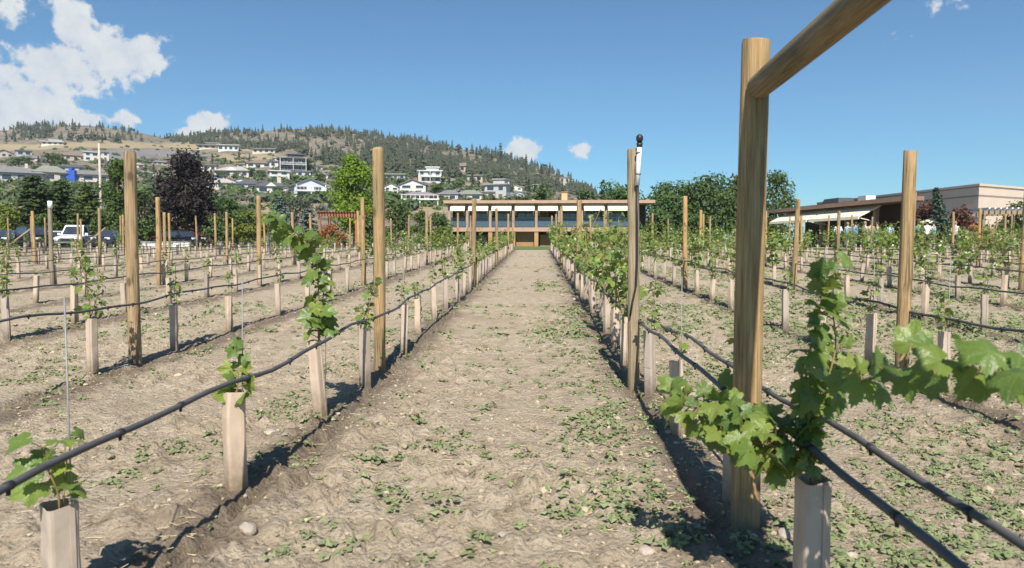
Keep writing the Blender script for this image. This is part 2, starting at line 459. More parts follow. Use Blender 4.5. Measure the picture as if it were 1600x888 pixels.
# vine leaf: colour per leaf, pale veins drawn in the leaf's own coordinates
def leaf_material(name, cols, veins=True, trans=.38):
    m, nt, b, out = new_mat(name)
    g = N(nt, 'ShaderNodeNewGeometry')
    k = len(cols)
    c = ramp(nt, g.outputs['Random Per Island'], [(i / (k - 1), cc) for i, cc in enumerate(cols)])
    at_ = N(nt, 'ShaderNodeAttribute', attribute_name='lc')
    n = N(nt, 'ShaderNodeTexNoise', {'Vector': at_.outputs['Vector'], 'Scale': 5.0, 'Detail': 4.0})
    c = mixc(nt, mth(nt, 'MULTIPLY', n.outputs['Fac'], .35), c, (.14, .21, .035))
    vein = None
    if veins:
        s = N(nt, 'ShaderNodeSeparateXYZ', {0: at_.outputs['Vector']})
        for a in (0, 48, -48, 100, -100):
            ca, sa = math.sin(R(a)), math.cos(R(a))
            along = mth(nt, 'ADD', mth(nt, 'MULTIPLY', s.outputs['X'], ca), mth(nt, 'MULTIPLY', s.outputs['Y'], sa))
            across = mth(nt, 'ABSOLUTE', mth(nt, 'SUBTRACT', mth(nt, 'MULTIPLY', s.outputs['X'], sa), mth(nt, 'MULTIPLY', s.outputs['Y'], ca)))
            v = mth(nt, 'MULTIPLY', mth(nt, 'LESS_THAN', across, .017), mth(nt, 'GREATER_THAN', along, 0.0))
            w = mth(nt, 'MULTIPLY', mth(nt, 'MULTIPLY', mth(nt, 'GREATER_THAN', mth(nt, 'SINE', mth(nt, 'MULTIPLY', mth(nt, 'SUBTRACT', along, mth(nt, 'MULTIPLY', across, .9)), 42.0)), .965), mth(nt, 'GREATER_THAN', along, 0.06)), mth(nt, 'LESS_THAN', across, .15))
            v = mth(nt, 'MAXIMUM', v, mth(nt, 'MULTIPLY', w, .5))
            vein = v if vein is None else mth(nt, 'MAXIMUM', vein, v)
        c = mixc(nt, mth(nt, 'MULTIPLY', vein, .42), c, (.23, .30, .09))
    nt.links.new(c, b.inputs['Base Color'])
    b.inputs['Roughness'].default_value = .36; b.inputs['Specular IOR Level'].default_value = .5
    t = N(nt, 'ShaderNodeBsdfTranslucent', {'Color': mixc(nt, .6, c, (.28, .38, .06))})
    mx = N(nt, 'ShaderNodeMixShader', {0: trans, 1: b.outputs[0], 2: t.outputs[0]})
    if veins:
        n2_ = N(nt, 'ShaderNodeTexNoise', {'Vector': at_.outputs['Vector'], 'Scale': 9.0, 'Detail': 3.0})
        bp = N(nt, 'ShaderNodeBump', {'Height': mth(nt, 'SUBTRACT', n2_.outputs['Fac'], mth(nt, 'MULTIPLY', vein, .5)), 'Strength': .5, 'Distance': .004})
        nt.links.new(bp.outputs[0], b.inputs['Normal'])
    nt.links.new(mx.outputs[0], out.inputs['Surface'])
    return m
LEAF_COLS = [(.070, .130, .034), (.11, .185, .042), (.155, .235, .048), (.22, .29, .055), (.085, .15, .04), (.31, .36, .07)]
M['leaf'] = leaf_material('vine_leaf', LEAF_COLS)
M['leaf_far'] = leaf_material('vine_leaf_plain', LEAF_COLS, False, .3)
M['weed'] = foliage('weed_leaf', [(.17, .215, .10), (.22, .265, .125), (.27, .305, .15), (.19, .23, .12)], .2, .65)

# soil
m, nt, b, out = new_mat('dry_soil')
g = N(nt, 'ShaderNodeNewGeometry')
P = g.outputs['Position']
big = N(nt, 'ShaderNodeTexNoise', {'Vector': P, 'Scale': .7, 'Detail': 5.0, 'Roughness': .6})
mid = N(nt, 'ShaderNodeTexNoise', {'Vector': P, 'Scale': 6.0, 'Detail': 8.0, 'Roughness': .68})
fin = N(nt, 'ShaderNodeTexNoise', {'Vector': P, 'Scale': 55.0, 'Detail': 6.0, 'Roughness': .7})
vor = N(nt, 'ShaderNodeTexVoronoi', {'Vector': P, 'Scale': 38.0}); vor.feature = 'F1'
c = ramp(nt, mid.outputs['Fac'], [(.28, (.215, .168, .115)), (.44, (.38, .312, .225)), (.70, (.49, .415, .315))])
c = mixc(nt, mth(nt, 'MULTIPLY', mth(nt, 'SUBTRACT', big.outputs['Fac'], .48, True), 1.8, True), c, (.275, .205, .135))
spk = N(nt, 'ShaderNodeMapRange', {'Value': fin.outputs['Fac'], 'From Min': .60, 'From Max': .72, 'To Min': 0.0, 'To Max': .55})
c = mixc(nt, spk.outputs[0], c, (.52, .45, .34))
spk_shadow = N(nt, 'ShaderNodeMapRange', {'Value': fin.outputs['Fac'], 'From Min': .45, 'From Max': .36, 'To Min': 0.0, 'To Max': .8})  # dark specks paint the tiny shadows among the crumbs
c = mixc(nt, spk_shadow.outputs[0], c, (.13, .09, .055))
# damp soil along the drip lines, with the hose's shadow line painted in
sx = N(nt, 'ShaderNodeSeparateXYZ', {0: P})
wob = N(nt, 'ShaderNodeTexNoise', {'Vector': P, 'Scale': 2.6, 'Detail': 5.0, 'Roughness': .65})
wet_shade = None
for side, x0, sp in (('L', -1.33, 2.22), ('R', .83, 2.2)):
    sgn = -1 if side == 'L' else 1
    off = .05 if side == 'L' else -.05
    q = mth(nt, 'MULTIPLY', mth(nt, 'SUBTRACT', sx.outputs['X'], x0 + off), sgn / sp)      # 0, 1, 2 ... on the rows
    fr = mth(nt, 'MULTIPLY', mth(nt, 'ABSOLUTE', mth(nt, 'SUBTRACT', q, mth(nt, 'FLOOR', mth(nt, 'ADD', q, .5)))), sp)
    w = N(nt, 'ShaderNodeMapRange', {'Value': mth(nt, 'ADD', fr, mth(nt, 'MULTIPLY', mth(nt, 'SUBTRACT', wob.outputs['Fac'], .5), .55)), 'From Min': .04, 'From Max': .26, 'To Min': .9, 'To Max': 0.0}, interpolation_type='SMOOTHSTEP')
    w = mth(nt, 'MULTIPLY', w.outputs[0], mth(nt, 'GREATER_THAN', q, -.4))
    wet_shade = w if wet_shade is None else mth(nt, 'MAXIMUM', wet_shade, w)
    w2 = N(nt, 'ShaderNodeMapRange', {'Value': mth(nt, 'ADD', fr, mth(nt, 'MULTIPLY', mth(nt, 'SUBTRACT', wob.outputs['Fac'], .5), 1.3)), 'From Min': .12, 'From Max': .46, 'To Min': .5, 'To Max': 0.0}, interpolation_type='SMOOTHSTEP')
    w2 = mth(nt, 'MULTIPLY', w2.outputs[0], mth(nt, 'GREATER_THAN', q, -.4))
    brown = w2 if side == 'L' else mth(nt, 'MAXIMUM', brown, w2)
c = mixc(nt, brown, c, mixc(nt, .5, c, (.20, .145, .10)))
wet_shade = mth(nt, 'MULTIPLY', wet_shade, mth(nt, 'LESS_THAN', sx.outputs['Y'], END_Y + .4))
c = mixc(nt, mth(nt, 'MULTIPLY', wet_shade, .66), c, (.095, .07, .048))
# beyond the vineyard the ground is mown grass and dry verge
far = mth(nt, 'GREATER_THAN', mth(nt, 'ADD', sx.outputs['Y'], mth(nt, 'MULTIPLY', wob.outputs['Fac'], .6)), END_Y + 1.4)
fg = ramp(nt, big.outputs['Fac'], [(.35, (.17, .145, .075)), (.6, (.10, .12, .045))])
c = mixc(nt, far, c, fg)
nt.links.new(c, b.inputs['Base Color'])
nt.links.new(mth(nt, 'SUBTRACT', .95, mth(nt, 'MULTIPLY', wet_shade, .25)), b.inputs['Roughness'])
b.inputs['Specular IOR Level'].default_value = .2
h = mth(nt, 'ADD', mth(nt, 'MULTIPLY', mid.outputs['Fac'], 1.0), mth(nt, 'MULTIPLY', fin.outputs['Fac'], .35))
h = mth(nt, 'ADD', h, mth(nt, 'MULTIPLY', vor.outputs['Distance'], -.25))
bp = N(nt, 'ShaderNodeBump', {'Height': h, 'Strength': 1.0, 'Distance': .05})
nt.links.new(bp.outputs[0], b.inputs['Normal'])
M['soil'] = m

# hillside
m, nt, b, out = new_mat('hillside_ground')
g = N(nt, 'ShaderNodeNewGeometry'); P = g.outputs['Position']
n1 = N(nt, 'ShaderNodeTexNoise', {'Vector': P, 'Scale': .012, 'Detail': 6.0, 'Roughness': .6})
n2 = N(nt, 'ShaderNodeTexNoise', {'Vector': P, 'Scale': .09, 'Detail': 6.0, 'Roughness': .7})
c = ramp(nt, n2.outputs['Fac'], [(.3, (.085, .07, .05)), (.5, (.20, .165, .115)), (.68, (.31, .255, .185))])
c = mixc(nt, mth(nt, 'MULTIPLY', mth(nt, 'SUBTRACT', n1.outputs['Fac'], .45, True), 3.0, True), c, (.165, .145, .13))
n3 = N(nt, 'ShaderNodeTexNoise', {'Vector': P, 'Scale': .22, 'Detail': 4.0, 'Roughness': .6})
scr = N(nt, 'ShaderNodeMapRange', {'Value': n3.outputs['Fac'], 'From Min': .53, 'From Max': .6, 'To Min': 0.0, 'To Max': .8})
c = mixc(nt, scr.outputs[0], c, (.055, .062, .035))
bandv = N(nt, 'ShaderNodeAttribute', attribute_name='lc')
bs = N(nt, 'ShaderNodeSeparateXYZ', {0: bandv.outputs['Vector']})
c = mixc(nt, bs.outputs['X'], c, (.31, .25, .145))
c = mixc(nt, bs.outputs['Y'], c, (.19, .18, .175))
nt.links.new(c, b.inputs['Base Color']); b.inputs['Roughness'].default_value = .95
bp = N(nt, 'ShaderNodeBump', {'Height': n2.outputs['Fac'], 'Strength': 1.0, 'Distance': 4.0})
nt.links.new(bp.outputs[0], b.inputs['Normal'])
M['hill'] = m
# ------------------------------------------------------------------ the ground: one sheet to the horizon
def build_ground():
    na = 900
    ang = np.linspace(R(-60), R(60), na)
    r = [2.2]
    while r[-1] < 14: r.append(r[-1] * 1.0055)
    while r[-1] < 60: r.append(r[-1] * 1.02)
    while r[-1] < 5000: r.append(r[-1] * 1.15)
    r = np.array(r)
    A, Rr = np.meshgrid(ang, r)
    X, Y = Rr * np.sin(A), Rr * np.cos(A) - 1.6
    Z = soil_z(X, Y)
    Z = np.where(Y > END_Y + .4, base_z(Y), Z)
    v = np.stack([X, Y, Z], -1).reshape(-1, 3)
    i, j = np.meshgrid(np.arange(len(r) - 1), np.arange(na - 1), indexing='ij')
    a = (i * na + j).ravel()
    f = np.stack([a, a + 1, a + na + 1, a + na], -1).astype(np.int32)
    f = f[:, ::-1]
    mb = MB().add(v, [f], smooth=True)
    # behind the camera the same ground goes on, coarser
    w = [(-60, -60), (60, -60), (60, -1.0), (-60, -1.0)]
    o = mb.build('ground', M['soil'])
    return tag(o, kind='structure')
build_ground()
GZ = float(base_z(60))
def sheet(name, x0, x1, y0, y1, z, mat, n=12):
    xs = np.linspace(x0, x1, n); ys = np.linspace(y0, y1, n)
    X, Y = np.meshgrid(xs, ys)
    i, j = np.meshgrid(np.arange(n - 1), np.arange(n - 1), indexing='ij')
    a = (i * n + j).ravel()
    f = np.stack([a, a + 1, a + n + 1, a + n], -1).astype(np.int32)
    o = MB().add(np.stack([X, Y, X * 0 + z], -1), [f]).build(name, mat)
    return tag(o, kind='structure')
M['lawn'] = simple('mown_lawn', (.085, .14, .035), .9, .35, 1.2)
M['asphalt'] = simple('parking_asphalt', (.10, .098, .095), .9, .2, 2)
M['gravel'] = simple('pale_gravel', (.44, .40, .34), .95, .2, 6)
M['pavers'] = simple('patio_paving', (.36, .30, .24), .9, .15, 3)
sheet('lawn', -9, 20, 43, 71.5, GZ + .012, M['lawn'])
sheet('parking_lot', -75, -16, 50, 66, GZ + .012, M['asphalt'])
sheet('gravel_path', -46, -9, 44, 47, GZ + .016, M['gravel'])
sheet('patio', 21, 44, 43, 71, GZ + .012, M['pavers'])

# ------------------------------------------------------------------ the hill
RIDGE = [(-900, 240), (-300, 215), (0, 203), (60, 195), (105, 194), (140, 196), (205, 204), (265, 216), (300, 213), (345, 207), (420, 204), (520, 203), (590, 212), (640, 219), (700, 232), (740, 239), (800, 250), (860, 268), (905, 290), (960, 318), (1020, 345), (1100, 366), (1200, 381), (1500, 382)]
RPX, RPY = np.array([a for a, _ in RIDGE], float), np.array([b for _, b in RIDGE], float)
ET = np.array([0, .05, .10, .16, .30, .34, .42, .5, .58, .62, .7, .85, 1.0])
EE = np.array([0, .36, .45, .50, .585, .66, .70, .765, .79, .80, .87, .95, 1.0])
HY0, HYR = 105.0, 720.0
def hill_py(px, Y):
    t = np.clip((Y - HY0) / (HYR - HY0), 0, 1)
    b0 = 378 + (1.15 - GZ) * FPX / HY0
    return b0 - (b0 - np.interp(px, RPX, RPY)) * np.interp(t, ET, EE)
def hill_z(px, Y):
    Y = np.asarray(Y, float)
    z = 1.15 + (378 - hill_py(px, Y)) / FPX * Y
    t = (Y - HY0) / (HYR - HY0)
    x = (px - 838) / FPX * Y
    z = z + np.clip((Y - HY0) / 150, 0, 1) * (fbm(x * .02, Y * .02, 4, 3) - .5) * 7
    zr = 1.15 + (378 - np.interp(px, RPX, RPY)) / FPX * HYR
    return np.where(Y > HYR, zr - (Y - HYR) * .06 + (fbm(x * .02, Y * .02, 4, 3) - .5) * 7, z)
def hill_point(px, py):
    """where the line of sight through a pixel first meets the hill"""
    Ys = np.linspace(HY0 + 4, HYR, 900)
    x0 = np.array([(ray(px, py).x / ray(px, py).y) * y for y in Ys])
    pxa = 838 + x0 / Ys * FPX
    z = hill_z(pxa, Ys)
    dz = ray(px, py).z / ray(px, py).y
    k = np.argmax(z > 1.15 + dz * Ys)
    if not np.any(z > 1.15 + dz * Ys): k = len(Ys) - 1
    return Vector((float(x0[k]), float(Ys[k]), float(z[k])))
def build_hill():
    px = np.linspace(-900, 1500, 420)
    Y = np.concatenate([np.linspace(HY0, 200, 50), np.linspace(203, HYR, 130), np.linspace(HYR + 20, HYR + 500, 14)])
    PX, YY = np.meshgrid(px, Y)
    Z = hill_z(PX, YY)
    Z[0] = GZ - 1.5
    X = (PX - 838) / FPX * YY
    n = len(px)
    i, j = np.meshgrid(np.arange(len(Y) - 1), np.arange(n - 1), indexing='ij')
    a = (i * n + j).ravel()
    f = np.stack([a, a + 1, a + n + 1, a + n], -1).astype(np.int32)
    # dry grass bench and the pale cut of the road below it, on the left of the hill
    py = hill_py(PX, YY)
    w = (fbm(X * .03, YY * .03, 3, 8) - .5)
    def band(lo, hi, x0, x1): return np.clip(1 - np.abs((py + w * 7 - (lo + hi) / 2) / ((hi - lo) / 2)) ** 4, 0, 1) * np.clip((PX - x0) / 15 + w, 0, 1) * np.clip((x1 - PX) / 30 + w, 0, 1)
    g = np.maximum(band(223, 234, -900, 470), band(238, 252, 330, 450))
    g = np.maximum(g, band(288, 330, -400, 60) * .8)
    g = np.maximum(g, band(300, 330, 390, 470) * .8)
    g = np.maximum(g, band(314, 335, 600, 760) * .8)
    r = band(234, 247, 90, 330)
    lc = np.stack([g, r, g * 0], -1).reshape(-1, 3)
    return tag(MB().add(np.stack([X, YY, Z], -1), [f], lc=lc, smooth=True).build('hill', M['hill']), kind='structure')
build_hill()

# ------------------------------------------------------------------ trees
M['pine_far'] = foliage('hazed_conifer_foliage', [(.050, .064, .042), (.066, .082, .052), (.085, .098, .060), (.054, .070, .050)], 0, .8, .1)  # paler and greyer: distance haze is mixed into the leaf colour
M['conifer'] = foliage('conifer_foliage', [(.030, .054, .022), (.048, .080, .028), (.072, .108, .034), (.038, .064, .026)], .12, .7, .15)
M['conifer_green'] = foliage('cedar_foliage', [(.045, .075, .022), (.07, .11, .028), (.10, .14, .035)], .15, .7, .15)
M['spruce_blue'] = foliage('blue_spruce_foliage', [(.12, .165, .155), (.155, .205, .19), (.095, .135, .125)], .1, .7, .15)
M['purple'] = foliage('purple_leaf_foliage', [(.016, .014, .016), (.024, .019, .020), (.036, .026, .024), (.022, .022, .018)], .1, .6, .2, (.08, .035, .03))
M['weeping'] = foliage('weeping_conifer_foliage', [(.055, .085, .065), (.08, .115, .085), (.045, .07, .055)], .1, .7, .15)
M['green'] = foliage('green_foliage', [(.040, .075, .018), (.062, .105, .025), (.085, .135, .030), (.05, .09, .022)], .25, .6)
M['dark_green'] = foliage('dark_green_foliage', [(.044, .078, .026), (.068, .110, .035), (.095, .142, .040), (.054, .090, .028)], .2, .6)
M['lime'] = foliage('lime_green_foliage', [(.10, .16, .015), (.16, .24, .022), (.22, .29, .03), (.075, .125, .015)], .35, .6, .3, (.40, .48, .04))
M['yellow_green'] = foliage('yellow_green_foliage', [(.12, .15, .025), (.18, .20, .03), (.085, .12, .02)], .3, .6)
M['grey_green'] = foliage('grey_green_foliage', [(.085, .10, .075), (.11, .125, .09), (.065, .08, .055)], .15, .7)
M['rust'] = foliage('rust_foliage', [(.26, .10, .035), (.34, .15, .05), (.20, .08, .03)], .25, .6, .3, (.5, .2, .05))
M['maroon'] = foliage('maroon_foliage', [(.11, .045, .035), (.16, .075, .05), (.08, .04, .03), (.10, .09, .035)], .25, .6, .3, (.3, .08, .06))

def unit(v): return v / np.maximum(1e-9, np.linalg.norm(v, axis=-1, keepdims=True))
def leaf_quads(mb, cen, nrm, size, mat=0):
    """little bent diamonds, one island each"""
    n = len(cen)
    t = unit(np.cross(nrm, unit(rng.normal(size=(n, 3)))))
    b = np.cross(nrm, t)
    s = np.asarray(size).reshape(-1, 1) * np.ones((n, 1))
    bend = nrm * s * .18
    v = np.stack([cen - t * s * .5, cen - b * s * .36 - bend, cen + t * s * .55, cen + b * s * .36 - bend], 1).reshape(-1, 3)
    k = np.arange(n) * 4
    f = np.stack([k, k + 1, k + 2, k + 3], -1).astype(np.int32)
    mb.add(v, [np.vstack([f[:, [0, 1, 2]], f[:, [0, 2, 3]]])], mat=mat)

def broadleaf(name, label, cat, x, y, h, w, mat, n=3500, leaf=.30, trunk=.18, d=None, blobs=22, peak=.75, group=None, lean=0, z0=None, squash=1.0, seed=None):
    """tapered trunk with limbs, crown of leaf clumps with gaps; h and w are its whole height and width"""
    rr = np.random.default_rng(seed if seed is not None else int(abs(x * 31 + y * 7)) + 11)
    d = d or w
    z0 = GZ - .05 if z0 is None else z0
    root = empty(name, (x, y, z0))
    tag(root, label, cat, group)
    tr = MB(); cr = MB()
    # clump centres: dense ellipsoid shell, narrower to the top according to 'top'
    C, rad = [], []
    for k in range(blobs):
        u = rr.uniform(.02, 1)
        zz = h * (trunk + (1 - trunk) * (.10 + .80 * u))
        wid = (1 - (abs(u - .42) / (.62 if u > .42 else .75)) ** 2) ** .5 if True else 1
        wid = wid * (1 - (1 - peak) * u)
        a = rr.uniform(0, 2 * math.pi); q = rr.uniform(.25, .80) ** .7
        C.append((lean * u + math.cos(a) * q * w / 2 * wid, math.sin(a) * q * d / 2 * wid, zz))
        rad.append(rr.uniform(.13, .24) * min(w, h) * (.7 + .4 * wid))
    C = np.array(C); rad = np.array(rad)
    share = rad ** 2 / np.sum(rad ** 2)
    for k in range(blobs):
        m_ = max(12, int(n * share[k]))
        dirn = unit(rr.normal(size=(m_, 3)))
        rr_ = rad[k] * np.clip(rr.normal(.85, .24, size=(m_, 1)), .15, 1.35)
        p = C[k] + dirn * rr_ * np.array([1, 1, .75 * squash])
        p = p + (rr.normal(size=(m_, 3)) * leaf * .3)
        nn = unit(dirn * .8 + np.array([0, 0, .45]) + rr.normal(size=(m_, 3)) * .55)
        ok = p[:, 2] > .05
        leaf_quads(cr, p[ok], nn[ok], leaf * rr.uniform(.6, 1.35, size=ok.sum()))
    r0 = max(.05, .022 * h + .01 * w)
    tr.tube([(0, 0, -.1), (lean * .1, 0, h * trunk), (lean * .4, 0, h * .55), (lean * .8, 0, h * .86)], [r0, r0 * .8, r0 * .45, r0 * .12], 8)
    for k in rr.choice(blobs, min(blobs, 12), replace=False):
        b0 = np.array([lean * .2, 0, min(C[k][2] * .75, h * trunk + (C[k][2] - h * trunk) * .35)])
        mid_ = (b0 + C[k]) / 2 + np.array([0, 0, -.03 * h])
        tr.tube([b0, mid_, C[k]], [r0 * .45, r0 * .28, r0 * .08], 5)
    tr.build('trunk', M['bark'], root)
    cr.build('crown', mat, root)
    return root

def conifer(name, label, cat, x, y, h, w, mat, tiers=22, per=11, leaf=.34, droop=.25, group=None, z0=None, shape=.85, sprays=9, lean=0.0, seed=None):
    """straight trunk, whorls of branches with flat sprays"""
    rr = np.random.default_rng(seed if seed is not None else int(abs(x * 17 + y * 5)) + 3)
    z0 = GZ - .05 if z0 is None else z0
    root = empty(name, (x, y, z0)); tag(root, label, cat, group)
    tr, cr = MB(), MB()
    r0 = .018 * h + .03
    tr.tube([(0, 0, -.1), (lean * .5, 0, h * .5), (lean, 0, h * .97)], [r0, r0 * .55, r0 * .06], 7)
    cen, nrm, sz_ = [], [], []
    for t in range(tiers):
        u = (t + rr.uniform(-.3, .3)) / tiers
        u = min(max(u, 0), .985)
        z = h * (.05 + .95 * u)
        L = w / 2 * (1 - u) ** shape * rr.uniform(.78, 1.12) + .03 * w
        for k in range(per if u < .8 else max(5, per // 2)):
            a = rr.uniform(0, 2 * math.pi); Lk = L * rr.uniform(.65, 1.1)
            ca, sa = math.cos(a), math.sin(a)
            if k % 3 == 0 and t % 2 == 0:
                tr.tube([(lean * u, 0, z), (lean * u + ca * Lk * .8, sa * Lk * .8, z - droop * Lk * .8)], [r0 * .16, r0 * .05], 4, caps=False)
            for q in range(sprays):
                f_ = (q + rr.uniform(.2, 1)) / sprays
                side = rr.normal() * .13 * Lk * (1.1 - f_)
                cen.append((lean * u + ca * Lk * f_ - sa * side, sa * Lk * f_ + ca * side, z - droop * Lk * f_ ** 1.3 + rr.normal() * .05 * leaf + .10 * Lk * f_ ** 3))
                nrm.append((ca * .35 + rr.normal() * .45, sa * .35 + rr.normal() * .45, .8))
                sz_.append(leaf * rr.uniform(.6, 1.3) * (1.15 - .45 * f_))
    leaf_quads(cr, np.array(cen), unit(np.array(nrm)), np.array(sz_))
    tr.build('trunk', M['bark'], root); cr.build('crown', mat, root)
    return root

# far forest on the hill: one mass
def low_conifer(mb, p, h, w, rr, mat=0):
    n = 7
    for q in range(4):
        zb, zt = h * (.10 + .2 * q), h * min(1.0, .45 + .2 * q)
        r = w / 2 * (1 - .21 * q) * rr.uniform(.8, 1.15)
        a = rr.uniform(0, 6.28) + np.arange(n) * 2 * math.pi / n
        rad = r * rr.uniform(.6, 1.15, n)
        v = np.vstack([np.stack([np.cos(a) * rad, np.sin(a) * rad, zb + rr.normal(size=n) * .03 * h], -1), [[0, 0, zt]]]) + np.array(p)
        k = np.arange(n)
        mb.add(v, [np.stack([k, (k + 1) % n, k * 0 + n], -1).astype(np.int32)], mat=mat)
    mb.tube([(p[0], p[1], p[2] - 1.5), (p[0], p[1], p[2] + h * .5)], [h * .018, h * .01], 4, caps=False, mat=1)
def build_forest():
    rr = np.random.default_rng(77)
    mb = MB(); cnt = 0
    def put(px, py, h, wf=.46):
        nonlocal cnt
        p = hill_point(px, py)
        if rr.uniform() < .26:
            m_ = 22; s = h * .36
            dirn = unit(rr.normal(size=(m_, 3))); c_ = np.array(p) + dirn * s * np.array([.9, .9, 1.0]) * rr.uniform(.5, 1, size=(m_, 1)) + np.array([0, 0, s * .9])
            leaf_quads(mb, c_, unit(dirn + np.array([0, 0, .5])), s * .75)
        else: low_conifer(mb, (p.x, p.y, p.z - .3), h, h * wf, rr)
        cnt += 1
    # dense wood over the middle and right of the hill; thin on the dry left end
    tries = 0
    while cnt < 2300 and tries < 15000:
        tries += 1
        px = rr.uniform(-60, 1010)
        rp = float(np.interp(px, RPX, RPY))
        lo = 246 if px > 450 else (232 if px > 330 else 222)
        lo = np.interp(px, [-60, 260, 330, 450, 560, 700, 800, 900, 1010], [220, 222, 228, 240, 268, 278, 290, 305, 330])
        if lo < rp + 3: lo = rp + 6
        py = rr.uniform(rp + .5, lo)
        dens = np.interp(px, [-60, 60, 100, 250, 300, 380, 900], [.35, .28, .16, .22, .55, 1, 1])
        p_noise = fbm(np.array([px * .02]), np.array([py * .09]), 3, 61)[0]
        dens *= .10 if p_noise < .455 else 1.0
        if 640 < px < 840 and py > 262: dens *= .45
        if rr.uniform() > dens: continue
        put(px, py, rr.uniform(4, 9))
    # trees standing on the skyline
    for px in list(rr.uniform(-20, 260, 34)) + list(rr.uniform(260, 700, 130)) + list(rr.uniform(690, 930, 70)):
        rp = float(np.interp(px, RPX, RPY))
        put(px, rp + rr.uniform(.5, 4), rr.uniform(3, 6) if px < 640 else rr.uniform(5, 11.5), rr.uniform(.38, .6))
    o = mb.build('hillside_forest', [M['pine_far'], M['bark']])
    tag(o, 'dense dark conifer forest covering the upper hillside', 'forest', kind='stuff')
build_forest()
def build_scrub():
    rr = np.random.default_rng(5)
    mb = MB()
    for k in range(1500):
        px = rr.uniform(-60, 900); rp = float(np.interp(px, RPX, RPY))
        py_ = rr.uniform(rp + 2, 330) if k < 800 else rr.uniform(max(rp + 4, 248), 318)
        p = hill_point(px, py_)
        s = rr.uniform(.7, 2.2) if k < 800 else rr.uniform(1.0, 2.6)
        m_ = 26
        dirn = unit(rr.normal(size=(m_, 3))); c_ = np.array(p) + dirn * s * np.array([1.2, 1.2, .7]) * rr.uniform(.4, 1, size=(m_, 1)) + np.array([0, 0, s * .3])
        leaf_quads(mb, c_, unit(dirn + np.array([0, 0, .5])), s * .7, mat=0 if k % 3 == 0 else 1)
    tag(mb.build('hillside_scrub', [M['grey_green'], M['dark_green']]), 'low green scrub scattered over the dry hillside', 'scrub', kind='stuff')
build_scrub()

# ------------------------------------------------------------------ houses on the hillside
def paint(name, c): return simple(name, c, .75, .08, .6)
HW = {'white': paint('white_stucco', (.58, .57, .54)), 'cream': paint('cream_stucco', (.50, .45, .37)), 'grey': paint('grey_siding', (.40, .41, .42)),
      'tan': paint('tan_stucco', (.46, .37, .27)), 'beige': paint('beige_stucco', (.52, .46, .38)), 'blue': paint('blue_grey_siding', (.50, .54, .58)), 'pink': paint('pinkish_stucco', (.56, .46, .42)), 'dark': paint('dark_siding', (.10, .10, .11))}
HR = {'grey': simple('grey_shingle_roof', (.17, .17, .175), .9, .2, 1.5), 'dark': simple('charcoal_shingle_roof', (.085, .085, .09), .9, .2, 1.5), 'brown': simple('brown_shingle_roof', (.19, .14, .115), .9, .2, 1.5),
      'pale': simple('pale_shingle_roof', (.34, .32, .29), .9, .15, 1.5), 'mauve': simple('mauve_shingle_roof', (.23, .20, .22), .9, .2, 1.5), 'white': paint('white_flat_roof', (.66, .66, .64)), 'green': simple('grey_green_shingle_roof', (.20, .21, .17), .9, .2, 1.5)}
M['pane'] = simple('dark_window_glass', (.035, .045, .06), .12, .3, 2, spec=.6)
M['trim'] = paint('white_trim', (.62, .62, .60))
M['door'] = paint('brown_door', (.16, .10, .07))

